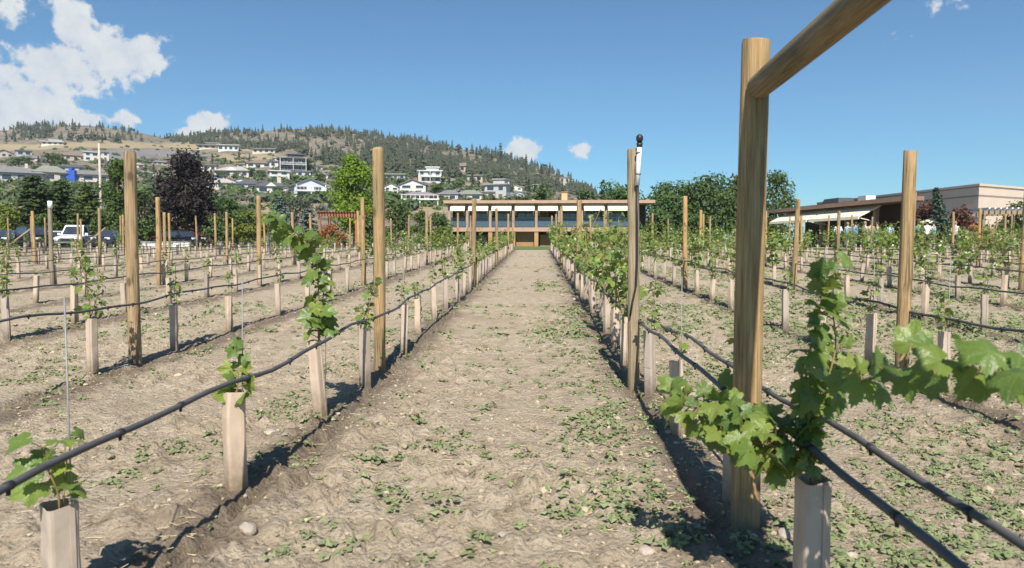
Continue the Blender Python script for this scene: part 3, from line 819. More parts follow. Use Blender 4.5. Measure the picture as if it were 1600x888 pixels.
def house(px, base_py, wpx, hpx, style, wall, roof, label, storeys=1, yaw=None, extra=()):
    rr = random.Random(px * 7 + base_py)
    p = hill_point(px, base_py)
    s = p.y / FPX
    W, H = wpx * s, hpx * s
    D = max(6.0, W * .62)
    yaw = rr.uniform(-.3, .3) if yaw is None else yaw
    face = math.atan2(p.x, p.y)                 # the fronts look down the valley, about towards the fields
    root = empty('hillside_house', p, -face + yaw)
    tag(root, label, 'house', 'houses on the hillside')
    rh = H * (.34 if style in ('gable', 'hip') else .0)
    if storeys == 1 and style != 'flat': rh = H * .44
    wh = H - rh
    wl_ = MB().box((-W / 2, 0, -4), (W / 2, D, wh))
    if style == 'gable':                        # gable end to the valley
        wl_.poly_prism([(-W / 2, .002, wh), (W / 2, .002, wh), (0, .002, wh + rh)], (0, D - .004, 0))
    if style == 'step':
        wl_.box((-W * .15, D * .25, wh), (W * .38, D, wh + H * .35))
    wl_.build('wall', wall, root)
    e, rf = .06 * W, MB()
    t = .16
    if style == 'gable':
        for sgn in (-1, 1):
            a = Vector((sgn * (W / 2 + e), -e, wh - rh * e / (W / 2))); b = Vector((0, -e, wh + rh))
            rf.poly_prism([a, b, b + Vector((0, 0, t)), a + Vector((0, 0, t))], (0, D + 2 * e, 0))
    elif style == 'hip':
        ins = min(W * .32, D * .48)
        b4 = [(-W / 2 - e, -e, wh), (W / 2 + e, -e, wh), (W / 2 + e, D + e, wh), (-W / 2 - e, D + e, wh)]
        r2 = [(-W / 2 + ins, D / 2, wh + rh), (W / 2 - ins, D / 2, wh + rh)]
        rf.add(b4 + r2, [(0, 1, 5, 4), (1, 2, 5), (2, 3, 4, 5), (3, 0, 4), (3, 2, 1, 0)])
    else:
        rf.box((-W / 2 - e, -e * 1.6, wh), (W / 2 + e, D + e, wh + .28))
        if style == 'step': rf.box((-W * .15 - e, D * .25 - e, wh + H * .35), (W * .38 + e, D + e, wh + H * .35 + .28))
    ro = rf.build('roof', roof, root)
    if 'chimney' in extra:
        MB().box((W * .18, D * .4, wh), (W * .18 + .9, D * .4 + .9, wh + rh + 1.1)).build('chimney', HW['beige'], ro)
    if 'dormer' in extra:                       # a cross gable on the front slope
        g = MB(); gw = W * .17
        g.poly_prism([(-gw, -e * .6, wh), (gw, -e * .6, wh), (0, -e * .6, wh + rh * .72)], (0, D * .4, 0)); g.build('gable', M['trim'], ro)
    fh = wh / storeys
    nw = max(2, min(4, int(round(W / 3.2))))
    for st in range(storeys):
        for k in range(nw):
            cx = -W / 2 + W * (k + .5) / nw + rr.uniform(-.15, .15)
            ww, z0, z1 = W / nw * rr.uniform(.42, .68), fh * (st + .28), fh * (st + .80)
            if st == 0 and k == nw - 1 and storeys > 1 and 'balcony' not in extra:
                MB().box((cx - .55, -.05, .05), (cx + .55, .06, fh * .78)).build('door', M['door'], root); continue
            fr = MB().box((cx - ww / 2 - .1, -.05, z0 - .1), (cx + ww / 2 + .1, .05, z1 + .1)).build('window', M['trim'], root)
            MB().box((cx - ww / 2, -.07, z0), (cx + ww / 2, .03, z1)).build('pane', M['pane'], fr)
    if 'balcony' in extra:
        bl = MB(); bd = 1.6
        for st in range(1, storeys):
            bl.box((-W * .47, -bd, fh * st - .12), (W * .47, -.01, fh * st + .06))
            bl.box((-W * .47, -bd, fh * st + .85), (W * .47, -bd + .08, fh * st + .95))
            for k in range(9): bl.box((-W * .47 + k * W * .94 / 8 - .04, -bd + .01, fh * st + .06), (-W * .47 + k * W * .94 / 8 + .04, -bd + .07, fh * st + .85))
        for sx_ in (-.46, 0, .46): bl.box((W * sx_ - .11, -bd + .1, -2), (W * sx_ + .11, -bd + .32, wh))
        bl.build('balcony', M['trim'], root)
    return root
houses = [
    (38, 244, 20, 8, 'flat', 'grey', 'grey', 'grey house beneath the dry bench left of upper white house', 1, ()),
    (98, 276, 22, 8, 'gable', 'tan', 'dark', 'tan gabled house peeping over the grey green roof', 1, ()),
    (178, 274, 24, 9, 'hip', 'tan', 'dark', 'tan house with dark roof over the birch crown', 1, ()),
    (200, 284, 26, 10, 'hip', 'grey', 'grey', 'grey house hidden behind the tall near post left', 1, ()),
    (214, 262, 22, 8, 'hip', 'beige', 'pale', 'beige house up the slope right of tall near post', 1, ()),
    (250, 258, 22, 8, 'hip', 'tan', 'grey', 'tan house up the slope left above purple tree', 1, ()),
    (312, 252, 22, 7, 'flat', 'grey', 'grey', 'grey flat house under the pale long house', 1, ()),
    (382, 262, 22, 8, 'hip', 'tan', 'brown', 'tan house with brown roof under the brown grass', 1, ()),
    (440, 252, 22, 8, 'hip', 'grey', 'pale', 'grey house on the slope over the small white block', 1, ()),
    (470, 296, 24, 10, 'hip', 'tan', 'mauve', 'tan house with mauve roof above the balconied gable', 1, ()),
    (494, 266, 20, 9, 'hip', 'grey', 'dark', 'dark roofed grey house at the forest edge', 1, ()),
    (624, 312, 24, 11, 'hip', 'tan', 'grey', 'tan house below the small white house by tall post', 1, ()),
    (706, 288, 22, 8, 'hip', 'grey', 'grey', 'grey house in trees right of the stacked white house', 1, ()),
    (760, 296, 20, 8, 'hip', 'grey', 'dark', 'dark roofed house above the narrow pinkish house', 1, ()),
    (786, 288, 20, 8, 'hip', 'beige', 'brown', 'beige house with brown roof above the little white cabin', 1, ()),
    (842, 296, 18, 7, 'flat', 'grey', 'pale', 'grey house in trees below the long flat beige building', 1, ()),
    (300, 284, 26, 10, 'hip', 'cream', 'brown', 'small cream house behind the right edge of purple tree', 1, ()),
    (338, 284, 24, 9, 'flat', 'grey', 'dark', 'low grey house between mauve roof and wide pink house', 1, ()),
    (398, 271, 26, 8, 'hip', 'beige', 'mauve', 'beige house under the white house peeping over treetops', 1, ()),
    (376, 288, 26, 9, 'gable', 'white', 'grey', 'white gabled cottage under the wide pink walled house', 1, ()),
    (408, 290, 26, 9, 'hip', 'cream', 'dark', 'cream cottage above the dark roofed gabled house', 1, ()),
    (432, 262, 20, 9, 'flat', 'white', 'grey', 'small white block left of the dark modern house', 1, ()),
    (500, 279, 24, 10, 'hip', 'white', 'grey', 'white hip roofed house left of the lime tree top', 1, ()),
    (508, 300, 20, 14, 'hip', 'grey', 'grey', 'grey house between balconied gable and lime tree', 1, ()),
    (630, 297, 20, 9, 'hip', 'beige', 'grey', 'small beige house directly above the bright white house', 1, ()),
    (690, 301, 28, 10, 'hip', 'white', 'dark', 'white house with dark roof under the stacked white house', 1, ()),
    (716, 305, 26, 10, 'hip', 'grey', 'mauve', 'grey house with mauve roof behind the hip roofed pair', 1, ()),
    (748, 303, 24, 9, 'gable', 'beige', 'grey', 'beige gabled cottage behind the narrow pinkish house', 1, ()),
    (794, 311, 18, 11, 'hip', 'white', 'grey', 'white house squeezed beside the tall grey stepped house', 1, ()),
    (742, 284, 24, 9, 'flat', 'tan', 'pale', 'tan flat house among conifers above the beige house', 1, ()),
    (52, 252, 24, 8, 'hip', 'cream', 'grey', 'cream house under the dry bench at far left', 1, ()),
    (188, 262, 26, 10, 'hip', 'beige', 'grey', 'beige house right of utility pole above the birch', 1, ()),
    (82, 227, 30, 9, 'step', 'white', 'white', 'white flat roofed house alone on the dry upper bench', 1, ()),
    (6, 246, 26, 12, 'gable', 'beige', 'grey', 'small beige house at the far left above the long grey roof', 1, ()),
    (118, 251, 30, 13, 'hip', 'tan', 'brown', 'tan house with brown roof just left of the white terrace houses', 1, ()),
    (143, 252, 20, 14, 'flat', 'white', 'white', 'narrow white flat roofed house left of the utility pole', 2, ()),
    (160, 251, 18, 13, 'flat', 'white', 'grey', 'white boxy house directly behind the utility pole', 2, ()),
    (113, 268, 40, 12, 'hip', 'grey', 'dark', 'low dark roofed house behind the blue tarpaulin', 1, ()),
    (22, 285, 78, 27, 'hip', 'grey', 'grey', 'long grey roofed house at the left edge of the hillside', 1, ('chimney',)),
    (80, 284, 46, 26, 'hip', 'cream', 'green', 'cream house under a grey green hipped roof', 1, ()),
    (128, 284, 74, 20, 'hip', 'pink', 'grey', 'wide pinkish bungalow with the blue tarpaulin at its front', 1, ()),
    (226, 276, 26, 10, 'hip', 'white', 'grey', 'small white house between the tall post and purple tree', 1, ()),
    (328, 233, 38, 11, 'step', 'beige', 'pale', 'long pale house highest on the slope under the forest', 1, ()),
    (357, 236, 30, 9, 'flat', 'white', 'white', 'white low house on the dark terrace beside the pale long house', 1, ()),
    (412, 240, 34, 7, 'flat', 'beige', 'pale', 'low beige house along the brown grass strip', 1, ()),
    (322, 268, 30, 10, 'flat', 'white', 'mauve', 'white house with mauve flat roof right of the purple tree', 1, ()),
    (362, 277, 52, 18, 'hip', 'pink', 'pale', 'wide pink walled house with a pale spreading roof', 1, ('dormer',)),
    (345, 296, 44, 18, 'hip', 'cream', 'pale', 'cream house with pale roof next to the purple tree crown', 1, ()),
    (404, 262, 36, 12, 'hip', 'white', 'brown', 'white house peeping over treetops below the brown grass', 1, ()),
    (384, 298, 34, 18, 'hip', 'grey', 'dark', 'grey house with charcoal roof left of the gabled front', 1, ()),
    (424, 303, 50, 20, 'hip', 'white', 'dark', 'dark roofed house with a white front gable', 1, ('dormer', 'chimney')),
    (437, 282, 30, 14, 'flat', 'white', 'white', 'white cubic house above the dark roofed gabled house', 2, ()),
    (458, 268, 42, 20, 'step', 'dark', 'grey', 'dark modern house with white edged glass balcony', 2, ('balcony',)),
    (447, 308, 22, 14, 'gable', 'blue', 'mauve', 'small blue grey house beside the white balconied house', 2, ()),
    (474, 277, 22, 8, 'flat', 'white', 'grey', 'tiny white house half sunk behind treetops', 1, ()),
    (485, 309, 48, 29, 'gable', 'blue', 'grey', 'pale blue gabled house with two tiers of balconies', 2, ('balcony',)),
    (618, 281, 30, 8, 'flat', 'grey', 'pale', 'grey low house just right of the tall round topped post', 1, ()),
    (611, 304, 22, 17, 'gable', 'white', 'grey', 'small white house touching the tall round topped post', 2, ()),
    (645, 304, 40, 23, 'gable', 'white', 'grey', 'bright white house with chimney and rows of windows', 2, ('chimney',)),
    (637, 269, 20, 12, 'hip', 'tan', 'brown', 'tan house among conifers high above the white house', 1, ()),
    (656, 319, 60, 20, 'hip', 'pink', 'mauve', 'long mauve roofed house below the bright white house', 2, ('balcony',)),
    (672, 286, 36, 18, 'step', 'white', 'white', 'modern white house of stacked flat roofs', 2, ('balcony',)),
    (699, 314, 34, 18, 'hip', 'grey', 'grey', 'grey hip roofed house above the winery roof corner', 1, ()),
    (733, 314, 42, 18, 'hip', 'beige', 'green', 'beige house with green grey roof above the winery', 1, ()),
    (722, 268, 26, 14, 'hip', 'tan', 'brown', 'brown roofed tan house among the tall skyline conifers', 1, ()),
    (760, 313, 26, 12, 'flat', 'pink', 'mauve', 'narrow pinkish house wedged between two bigger houses', 1, ()),
    (774, 313, 34, 24, 'step', 'grey', 'pale', 'tall grey stepped house right of the narrow pinkish house', 2, ()),
    (806, 298, 20, 8, 'gable', 'white', 'pale', 'little white cabin among trees above the winery roof', 1, ()),
    (812, 313, 22, 13, 'gable', 'blue', 'grey', 'blue grey house nearest the winery roof vent', 1, ()),
    (818, 279, 44, 6, 'flat', 'beige', 'pale', 'long flat beige building high right among the trees', 1, ()),
    (882, 296, 15, 18, 'flat', 'tan', 'pale', 'square tan tower house behind the winery chimney', 2, ()),
]
for (px, by, wp, hp, st, wa, ro, lb, sto, ex) in houses:
    house(px, by, wp, hp, st, HW[wa], HR[ro], lb, sto, None, ex)

# blue tarpaulin over a boat-shaped load at the bungalow, and the utility pole
p = hill_point(127, 283)
tp = MB(); s = p.y / FPX
for k, (a, hh) in enumerate([(-5, 15), (-1, 20), (3, 16)]):
    tp.box(((a - 3.2) * s, -3.2 + .1 * k, -1), ((a + 3.2) * s, -.9 - .1 * k, hh * s * .9), taper=.72)
tag(tp.build('tarpaulin_cover', simple('blue_tarpaulin', (.03, .09, .42), .5, .2, .8), None, p + Vector((0, -3, 0))), 'bright blue tarpaulin heaped before the pinkish bungalow', 'tarpaulin')
p = at(157, 296, 112)
up = empty('utility_pole', (p.x, p.y, GZ)); tag(up, 'pale utility pole rising behind the left hand trees', 'pole')
topz = at(157, 224, 112).z - GZ
MB().tube([(0, 0, -.5), (0, 0, topz)], [.22, .17], 10).build('shaft', simple('pale_pole', (.45, .40, .33), .8), up)
MB().box((-1.1, -.1, topz - 1.1), (1.1, .1, topz - .85)).build('crossarm', M['bark'], up)

# trees one can tell apart among the houses (copies of a few)
protos = []
for k, (mt, kind) in enumerate([('dark_green', 'b'), ('conifer', 'c'), ('green', 'b'), ('conifer', 'c')]):
    if kind == 'b': o = broadleaf('hillside_tree', 'x', 'tree', 0, 0, 6, 6, M[mt], n=420, leaf=.85, blobs=12, z0=0, seed=40 + k)
    else: o = conifer('hillside_conifer', 'x', 'conifer', 0, 0, 9, 4.4, M[mt], tiers=11, per=7, leaf=1.0, sprays=4, z0=0, seed=50 + k)
    protos.append(o)
HT = [ # px, base py, height px, proto, label
    (30, 262, 22, 0, 'dark round tree above the long grey roof, leftmost'), (60, 258, 16, 1, 'dark conifer above the long grey roof'), (82, 262, 28, 0, 'large dark tree above the cream house'), (96, 262, 20, 2, 'green tree right of the cream house roof'),
    (44, 258, 14, 2, 'small green tree between two dark ones on the left'), (228, 282, 26, 3, 'conifer right behind the tall left post'), (240, 270, 16, 1, 'slim conifer between tall post and purple tree'), (310, 262, 34, 3, 'tall conifer just right of the purple tree top'), (332, 258, 20, 1, 'small conifer on the terrace under the pale long house'),
    (374, 250, 20, 3, 'lone conifer on the brown grass strip'), (390, 252, 14, 1, 'smaller conifer on the brown grass strip'), (392, 276, 18, 0, 'round dark tree right of the pale spreading roof'), (408, 280, 18, 0, 'round dark tree below the house under the brown grass'), (346, 280, 14, 2, 'green tree before the wide pink walled house'),
    (352, 256, 12, 3, 'conifer beneath the white low terrace house'), (462, 284, 14, 0, 'dark tree below the modern house with glass balcony'), (478, 266, 20, 2, 'green tree right of the glass balcony house'), (492, 274, 22, 3, 'conifer above the pale blue gabled house'), (500, 286, 20, 0, 'dark tree behind the pale blue gabled house'),
    (505, 258, 24, 1, 'conifer at the forest edge left of the lime tree'), (606, 268, 28, 3, 'conifer right of the tall round topped post'), (626, 292, 18, 0, 'dark tree left of the bright white house'), (600, 286, 16, 2, 'green tree behind the tall round topped post'), (690, 298, 26, 3, 'conifer right of the stacked white house'),
    (702, 292, 26, 1, 'second conifer right of the stacked white house'), (684, 306, 22, 0, 'dark tree right of the bright white house'), (716, 300, 22, 0, 'round tree above the grey hip roofed house'), (738, 296, 30, 3, 'conifer above the beige house by the winery'), (748, 298, 24, 1, 'conifer left of the tall stepped house'),
    (757, 304, 14, 2, 'green tree above the narrow pinkish house'), (788, 296, 26, 3, 'conifer right of the tall stepped house'), (796, 304, 18, 0, 'round tree beside the little white cabin'), (826, 304, 26, 1, 'conifer right of the little white cabin'), (836, 300, 22, 3, 'conifer before the long flat beige building'),
    (850, 306, 24, 0, 'dark round tree left of the winery chimney'), (782, 252, 30, 3, 'tallest skyline conifer near the white cloud'), (768, 254, 22, 1, 'skyline conifer left of the tallest one'), (745, 252, 24, 3, 'skyline conifer over the brown roofed tan house'), (730, 250, 20, 1, 'skyline conifer left of the brown roofed house'),
    (822, 266, 26, 3, 'skyline conifer under the white cloud'), (846, 278, 22, 1, 'skyline conifer right of the white cloud'), (858, 284, 22, 3, 'skyline conifer on the falling ridge above the winery'), (870, 290, 20, 1, 'skyline conifer left of the tan tower house'), (896, 300, 22, 3, 'skyline conifer right of the tan tower house'),
    (912, 308, 20, 1, 'last skyline conifer at the low end of ridge'), (660, 262, 26, 3, 'conifer above the stacked white house'), (650, 264, 22, 1, 'conifer left above the stacked white house'), (10, 222, 18, 3, 'conifer on the dry skyline at far left'), (24, 222, 14, 1, 'second conifer on the dry skyline at far left'), (48, 212, 16, 3, 'conifer on the dry slope left of the upper bench house'), (160, 224, 16, 3, 'dark conifer on the bench right of the upper white house'), (182, 222, 14, 1, 'conifer on bare slope behind the white post top')]
used = set()
for (px, by, hp, k, lb) in HT:
    o = protos[k] if k not in used else copy_tree(protos[k])
    used.add(k)
    p = hill_point(px, by); sc = hp * p.y / FPX / (6 if k in (0, 2) else 9)
    o.location = p - Vector((0, 0, .4)); o.scale = (sc, sc, sc); o.rotation_euler.z = random.uniform(0, 6.28)
    tag(o, lb, None, 'trees among the hillside houses')

# ------------------------------------------------------------------ trees and shrubs behind the vineyard
def tspec(px, top, w, Y):
    p = at(px, top, Y); return p.x, Y, p.z - GZ + .05, w * Y / FPX
def BT(name, label, cat, px, top, w, Y, mat, **k):
    x, y, h, ww = tspec(px, top, w, Y); return broadleaf(name, label, cat, x, y, h, ww, M[mat], **k)
def CT(name, label, cat, px, top, w, Y, mat, **k):
    x, y, h, ww = tspec(px, top, w, Y); return conifer(name, label, cat, x, y, h, ww, M[mat], **k)
CT('conifer_tree', 'broad dark conifer behind the dark parked car', 'conifer', 52, 272, 110, 72, 'conifer', tiers=26, per=20, leaf=.5, shape=.5)
CT('conifer_tree', 'dark conifer between the grey capped post and white car', 'conifer', 94, 278, 84, 74, 'conifer', tiers=24, per=18, leaf=.48, shape=.5)
CT('cedar_tree', 'layered green cedar behind the white car', 'conifer', 137, 288, 80, 71, 'conifer_green', tiers=20, per=16, leaf=.5, droop=.1, shape=.55)
BT('shrub', 'yellow green shrub at the left edge behind the cars', 'shrub', 8, 318, 52, 68, 'yellow_green', n=1400, trunk=.05)
BT('birch_tree', 'tall narrow green tree left of the tall near post', 'tree', 182, 240, 56, 70, 'green', n=3400, leaf=.30, trunk=.1, blobs=30, peak=.6)
BT('young_tree', 'dark green bushy tree between tall post and purple tree', 'tree', 226, 292, 60, 72, 'dark_green', n=2200, trunk=.08)
BT('purple_leaf_tree', 'large blackish purple tree left of centre behind vineyard', 'tree', 288, 228, 112, 73, 'purple', n=7000, leaf=.36, trunk=.06, blobs=46, peak=.55)
BT('green_shrub', 'green bushy tree right of the large purple tree', 'shrub', 352, 306, 66, 66, 'dark_green', n=2200, trunk=.05)
BT('yellow_shrub', 'yellow green shrub beside the blue spruce', 'shrub', 392, 318, 46, 63, 'yellow_green', n=1500, trunk=.05)
CT('blue_spruce', 'taller blue grey spruce left of the wooden pergola', 'spruce', 438, 304, 62, 68, 'spruce_blue', tiers=22, per=15, leaf=.36, shape=.55)
CT('blue_spruce', 'lower blue grey spruce nearest the wooden pergola', 'spruce', 480, 322, 56, 70, 'spruce_blue', tiers=18, per=15, leaf=.36, shape=.5)
BT('lime_tree', 'bright lime green tree behind the wooden pergola', 'tree', 553, 234, 84, 80, 'lime', n=5200, leaf=.36, trunk=.1, blobs=36, peak=.5)
BT('lime_shrub', 'bright lime green bush over the pergola roof', 'shrub', 578, 318, 56, 74, 'lime', n=1500, trunk=.04)
BT('leafy_shrub', 'dark green shrub filling under the pergola end', 'shrub', 580, 338, 46, 68, 'dark_green', n=1300, trunk=.02)
BT('round_shrub', 'large round green shrub right of the tall round topped post', 'shrub', 620, 314, 52, 72, 'dark_green', n=2200, trunk=.02, leaf=.26)
BT('round_shrub', 'yellowish round shrub left of the clipped hedge', 'shrub', 655, 326, 32, 70, 'green', n=1400, trunk=.02, leaf=.24)
BT('clipped_hedge', 'dense clipped dark hedge beside the winery left corner', 'hedge', 684, 330, 48, 69, 'dark_green', n=2600, trunk=.0, leaf=.20)
BT('rust_shrub', 'rust orange shrub beneath the wooden pergola', 'shrub', 520, 352, 60, 62, 'rust', n=1400, trunk=.02, leaf=.24)
BT('green_shrub', 'dark shrub filling the gap behind the black car', 'shrub', 22, 322, 60, 73, 'dark_green', n=1800, trunk=.0)
BT('green_shrub', 'green shrub low between the two dark conifers', 'shrub', 74, 330, 46, 69, 'green', n=1400, trunk=.0)
BT('green_shrub', 'dark shrub behind the white pickup at the cedar foot', 'shrub', 118, 326, 52, 75, 'dark_green', n=1600, trunk=.0)
BT('green_shrub', 'bright green shrub at the foot of the birch', 'shrub', 165, 322, 46, 66, 'green', n=1500, trunk=.0)
BT('green_shrub', 'dark green mass right of tall near post under the purple tree', 'shrub', 236, 318, 70, 77, 'dark_green', n=2400, trunk=.0)
BT('green_shrub', 'green bushes between the purple tree and yellow shrub', 'shrub', 372, 322, 60, 70, 'green', n=2000, trunk=.0)
BT('grey_shrub', 'dry grey bushes behind the blue spruces', 'shrub', 462, 305, 90, 86, 'grey_green', n=2200, trunk=.0)
BT('maroon_hedge', 'dark maroon hedge below the large purple tree', 'hedge', 285, 362, 130, 64, 'maroon', n=2600, trunk=0, d=2.5, leaf=.24)
BT('rust_shrub', 'low reddish shrub right behind the white car roof', 'shrub', 118, 353, 54, 67, 'rust', n=900, trunk=.02, leaf=.22)
BT('dry_shrub', 'dry orange yellow shrub at the winery left corner', 'shrub', 690, 355, 40, 62, 'yellow_green', n=1000, trunk=.02, leaf=.22)
# behind the winery and to its right
BT('tree', 'green tree behind the winery roof left of chimney', 'tree', 850, 290, 46, 95, 'green', n=2000, leaf=.4, trunk=.1)
BT('tree', 'olive green tree just left of the winery chimney', 'tree', 820, 294, 44, 98, 'green', n=1600, leaf=.4, trunk=.1)
BT('tree', 'dark green tree behind the winery roof right end', 'tree', 966, 276, 78, 92, 'dark_green', n=3800, leaf=.38, trunk=.1)
BT('tree', 'small dark tree between chimney and the roof end tree', 'tree', 918, 292, 56, 100, 'dark_green', n=2200, leaf=.4, trunk=.1)
CT('conifer_tree', 'slim conifer behind the winery roof beside sprinkler post', 'conifer', 941, 280, 26, 104, 'conifer', tiers=18, per=9, leaf=.5)
BT('tree', 'broad dark green tree right of the winery roof', 'tree', 1052, 277, 96, 80, 'dark_green', n=7000, leaf=.34, trunk=.06, blobs=40)
BT('tree', 'rounded dark green tree left of the near beam post', 'tree', 1110, 270, 104, 78, 'dark_green', n=7000, leaf=.34, trunk=.06, blobs=40)
BT('tree', 'dark green tree behind the near beam post', 'tree', 1162, 266, 84, 82, 'dark_green', n=5000, leaf=.34, trunk=.06, blobs=34)
BT('tree', 'airy dark tree just right of the near beam post', 'tree', 1214, 266, 76, 78, 'dark_green', n=3000, leaf=.30, trunk=.12, blobs=34)
BT('understory_shrub', 'dark shrub below the trees right of the winery', 'shrub', 1030, 326, 70, 76, 'dark_green', n=2200, trunk=.0)
BT('understory_shrub', 'dark shrub beneath the rounded tree by the beam post', 'shrub', 1095, 330, 80, 75, 'dark_green', n=2200, trunk=.0)
BT('understory_shrub', 'dark shrub under the airy tree by the right wing', 'shrub', 1195, 335, 80, 75, 'dark_green', n=2200, trunk=.0)
BT('maroon_tree', 'reddish maple against the beige warehouse wall', 'tree', 1448, 311, 70, 49, 'maroon', n=1500, leaf=.22, trunk=.2)
BT('maroon_tree', 'reddish shrub right of the weeping blue conifer', 'tree', 1506, 320, 50, 49, 'maroon', n=800, leaf=.24, trunk=.2)
CT('weeping_conifer', 'weeping blue green conifer with bent top before the beige warehouse', 'conifer', 1482, 290, 44, 46.8, 'weeping', tiers=26, per=14, leaf=.26, droop=.9, shape=.6, lean=-.8)
BT('shrub', 'green shrub left of the weeping conifer', 'shrub', 1436, 330, 34, 50, 'green', n=1000, trunk=.05, leaf=.22)
BT('rust_shrub', 'orange shrub in front of the white pergola', 'shrub', 1530, 352, 62, 46, 'rust', n=1100, trunk=.02, leaf=.2)
BT('vine_cover', 'dark climbing foliage over the white pergola', 'shrub', 1592, 318, 60, 56, 'dark_green', n=1500, trunk=.3, leaf=.24)

# ------------------------------------------------------------------ the wooden pergola in the left background
M['red_wood'] = simple('red_brown_stained_wood', (.30, .13, .065), .7, .2, 3)
def pergola(name, label, px0, px1, pytop, Y, depth, mat, n_r, beam_mat=None):
    a, b = at(px0, pytop, Y), at(px1, pytop, Y)
    W = b.x - a.x; h = a.z - GZ
    root = empty(name, ((a.x + b.x) / 2, Y, GZ)); tag(root, label, 'pergola')
    for sx_ in (-.46, .46):
        for sy in (.06, .94):
            MB().box((W * sx_ - .1, depth * sy - .1, -.1), (W * sx_ + .1, depth * sy + .1, h - .42)).build('post', mat, root)
    for sy in (.06, .94): MB().box((-W / 2, depth * sy - .07, h - .42), (W / 2, depth * sy + .07, h - .18)).build('beam', mat, root)
    r = MB()
    for k in range(n_r):
        x = -W / 2 + .12 + k * (W - .24) / (n_r - 1)
        r.poly_prism([(x - .05, -.5, h), (x - .05, -.5, h - .08), (x - .05, -.2, h - .178), (x - .05, depth + .2, h - .178), (x - .05, depth + .5, h - .08), (x - .05, depth + .5, h)], (.1, 0, 0))
    r.build('rafters', beam_mat or mat, root)
pergola('wooden_pergola', 'red brown wooden pergola with rafters before the lime tree', 496, 558, 331, 64, 3.4, M['red_wood'], 14)
pergola('white_pergola', 'white rafter pergola at the right edge by the warehouse', 1536, 1640, 325, 48, 3.6, M['grey_post'], 12, M['white_plastic'])

# ------------------------------------------------------------------ the winery: long two-storey building with awnings
M['fascia'] = simple('tan_fascia', (.40, .265, .19), .7, .12, 2)
M['column'] = simple('tan_brown_column', (.40, .22, .10), .75, .15, 2)
M['column_dark'] = simple('grey_brown_column', (.33, .245, .18), .75, .15, 2)
M['awning'] = simple('cream_awning_canvas', (.74, .68, .53), .85, .05, 2)
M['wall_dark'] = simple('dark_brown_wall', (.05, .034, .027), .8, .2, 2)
M['ochre'] = simple('ochre_render', (.33, .18, .085), .8, .15, 1.2)
M['glass_blue'] = simple('blue_glass_painted_reflection', (.085, .125, .19), .08, .7, .6, spec=.8)  # mottled blue painted in for reflections in the panes
M['glass_rail'] = simple('blue_railing_glass', (.085, .125, .18), .1, .15, 1, spec=.8)
m, nt, b, out = new_mat('railing_glass_clear')
b.inputs['Base Color'].default_value = (.10, .15, .21, 1); b.inputs['Roughness'].default_value = .08
tr = N(nt, 'ShaderNodeBsdfTransparent'); mx = N(nt, 'ShaderNodeMixShader', {0: .45, 1: b.outputs[0], 2: tr.outputs[0]}); nt.links.new(mx.outputs[0], out.inputs['Surface'])
M['glass_rail'] = m
M['tile_roof'] = simple('brown_roof', (.25, .15, .11), .85, .15, 2)
M['furniture'] = simple('dark_furniture', (.05, .05, .055), .6, .2)
M['chim'] = simple('sandy_chimney_render', (.50, .38, .21), .85, .08, 2)
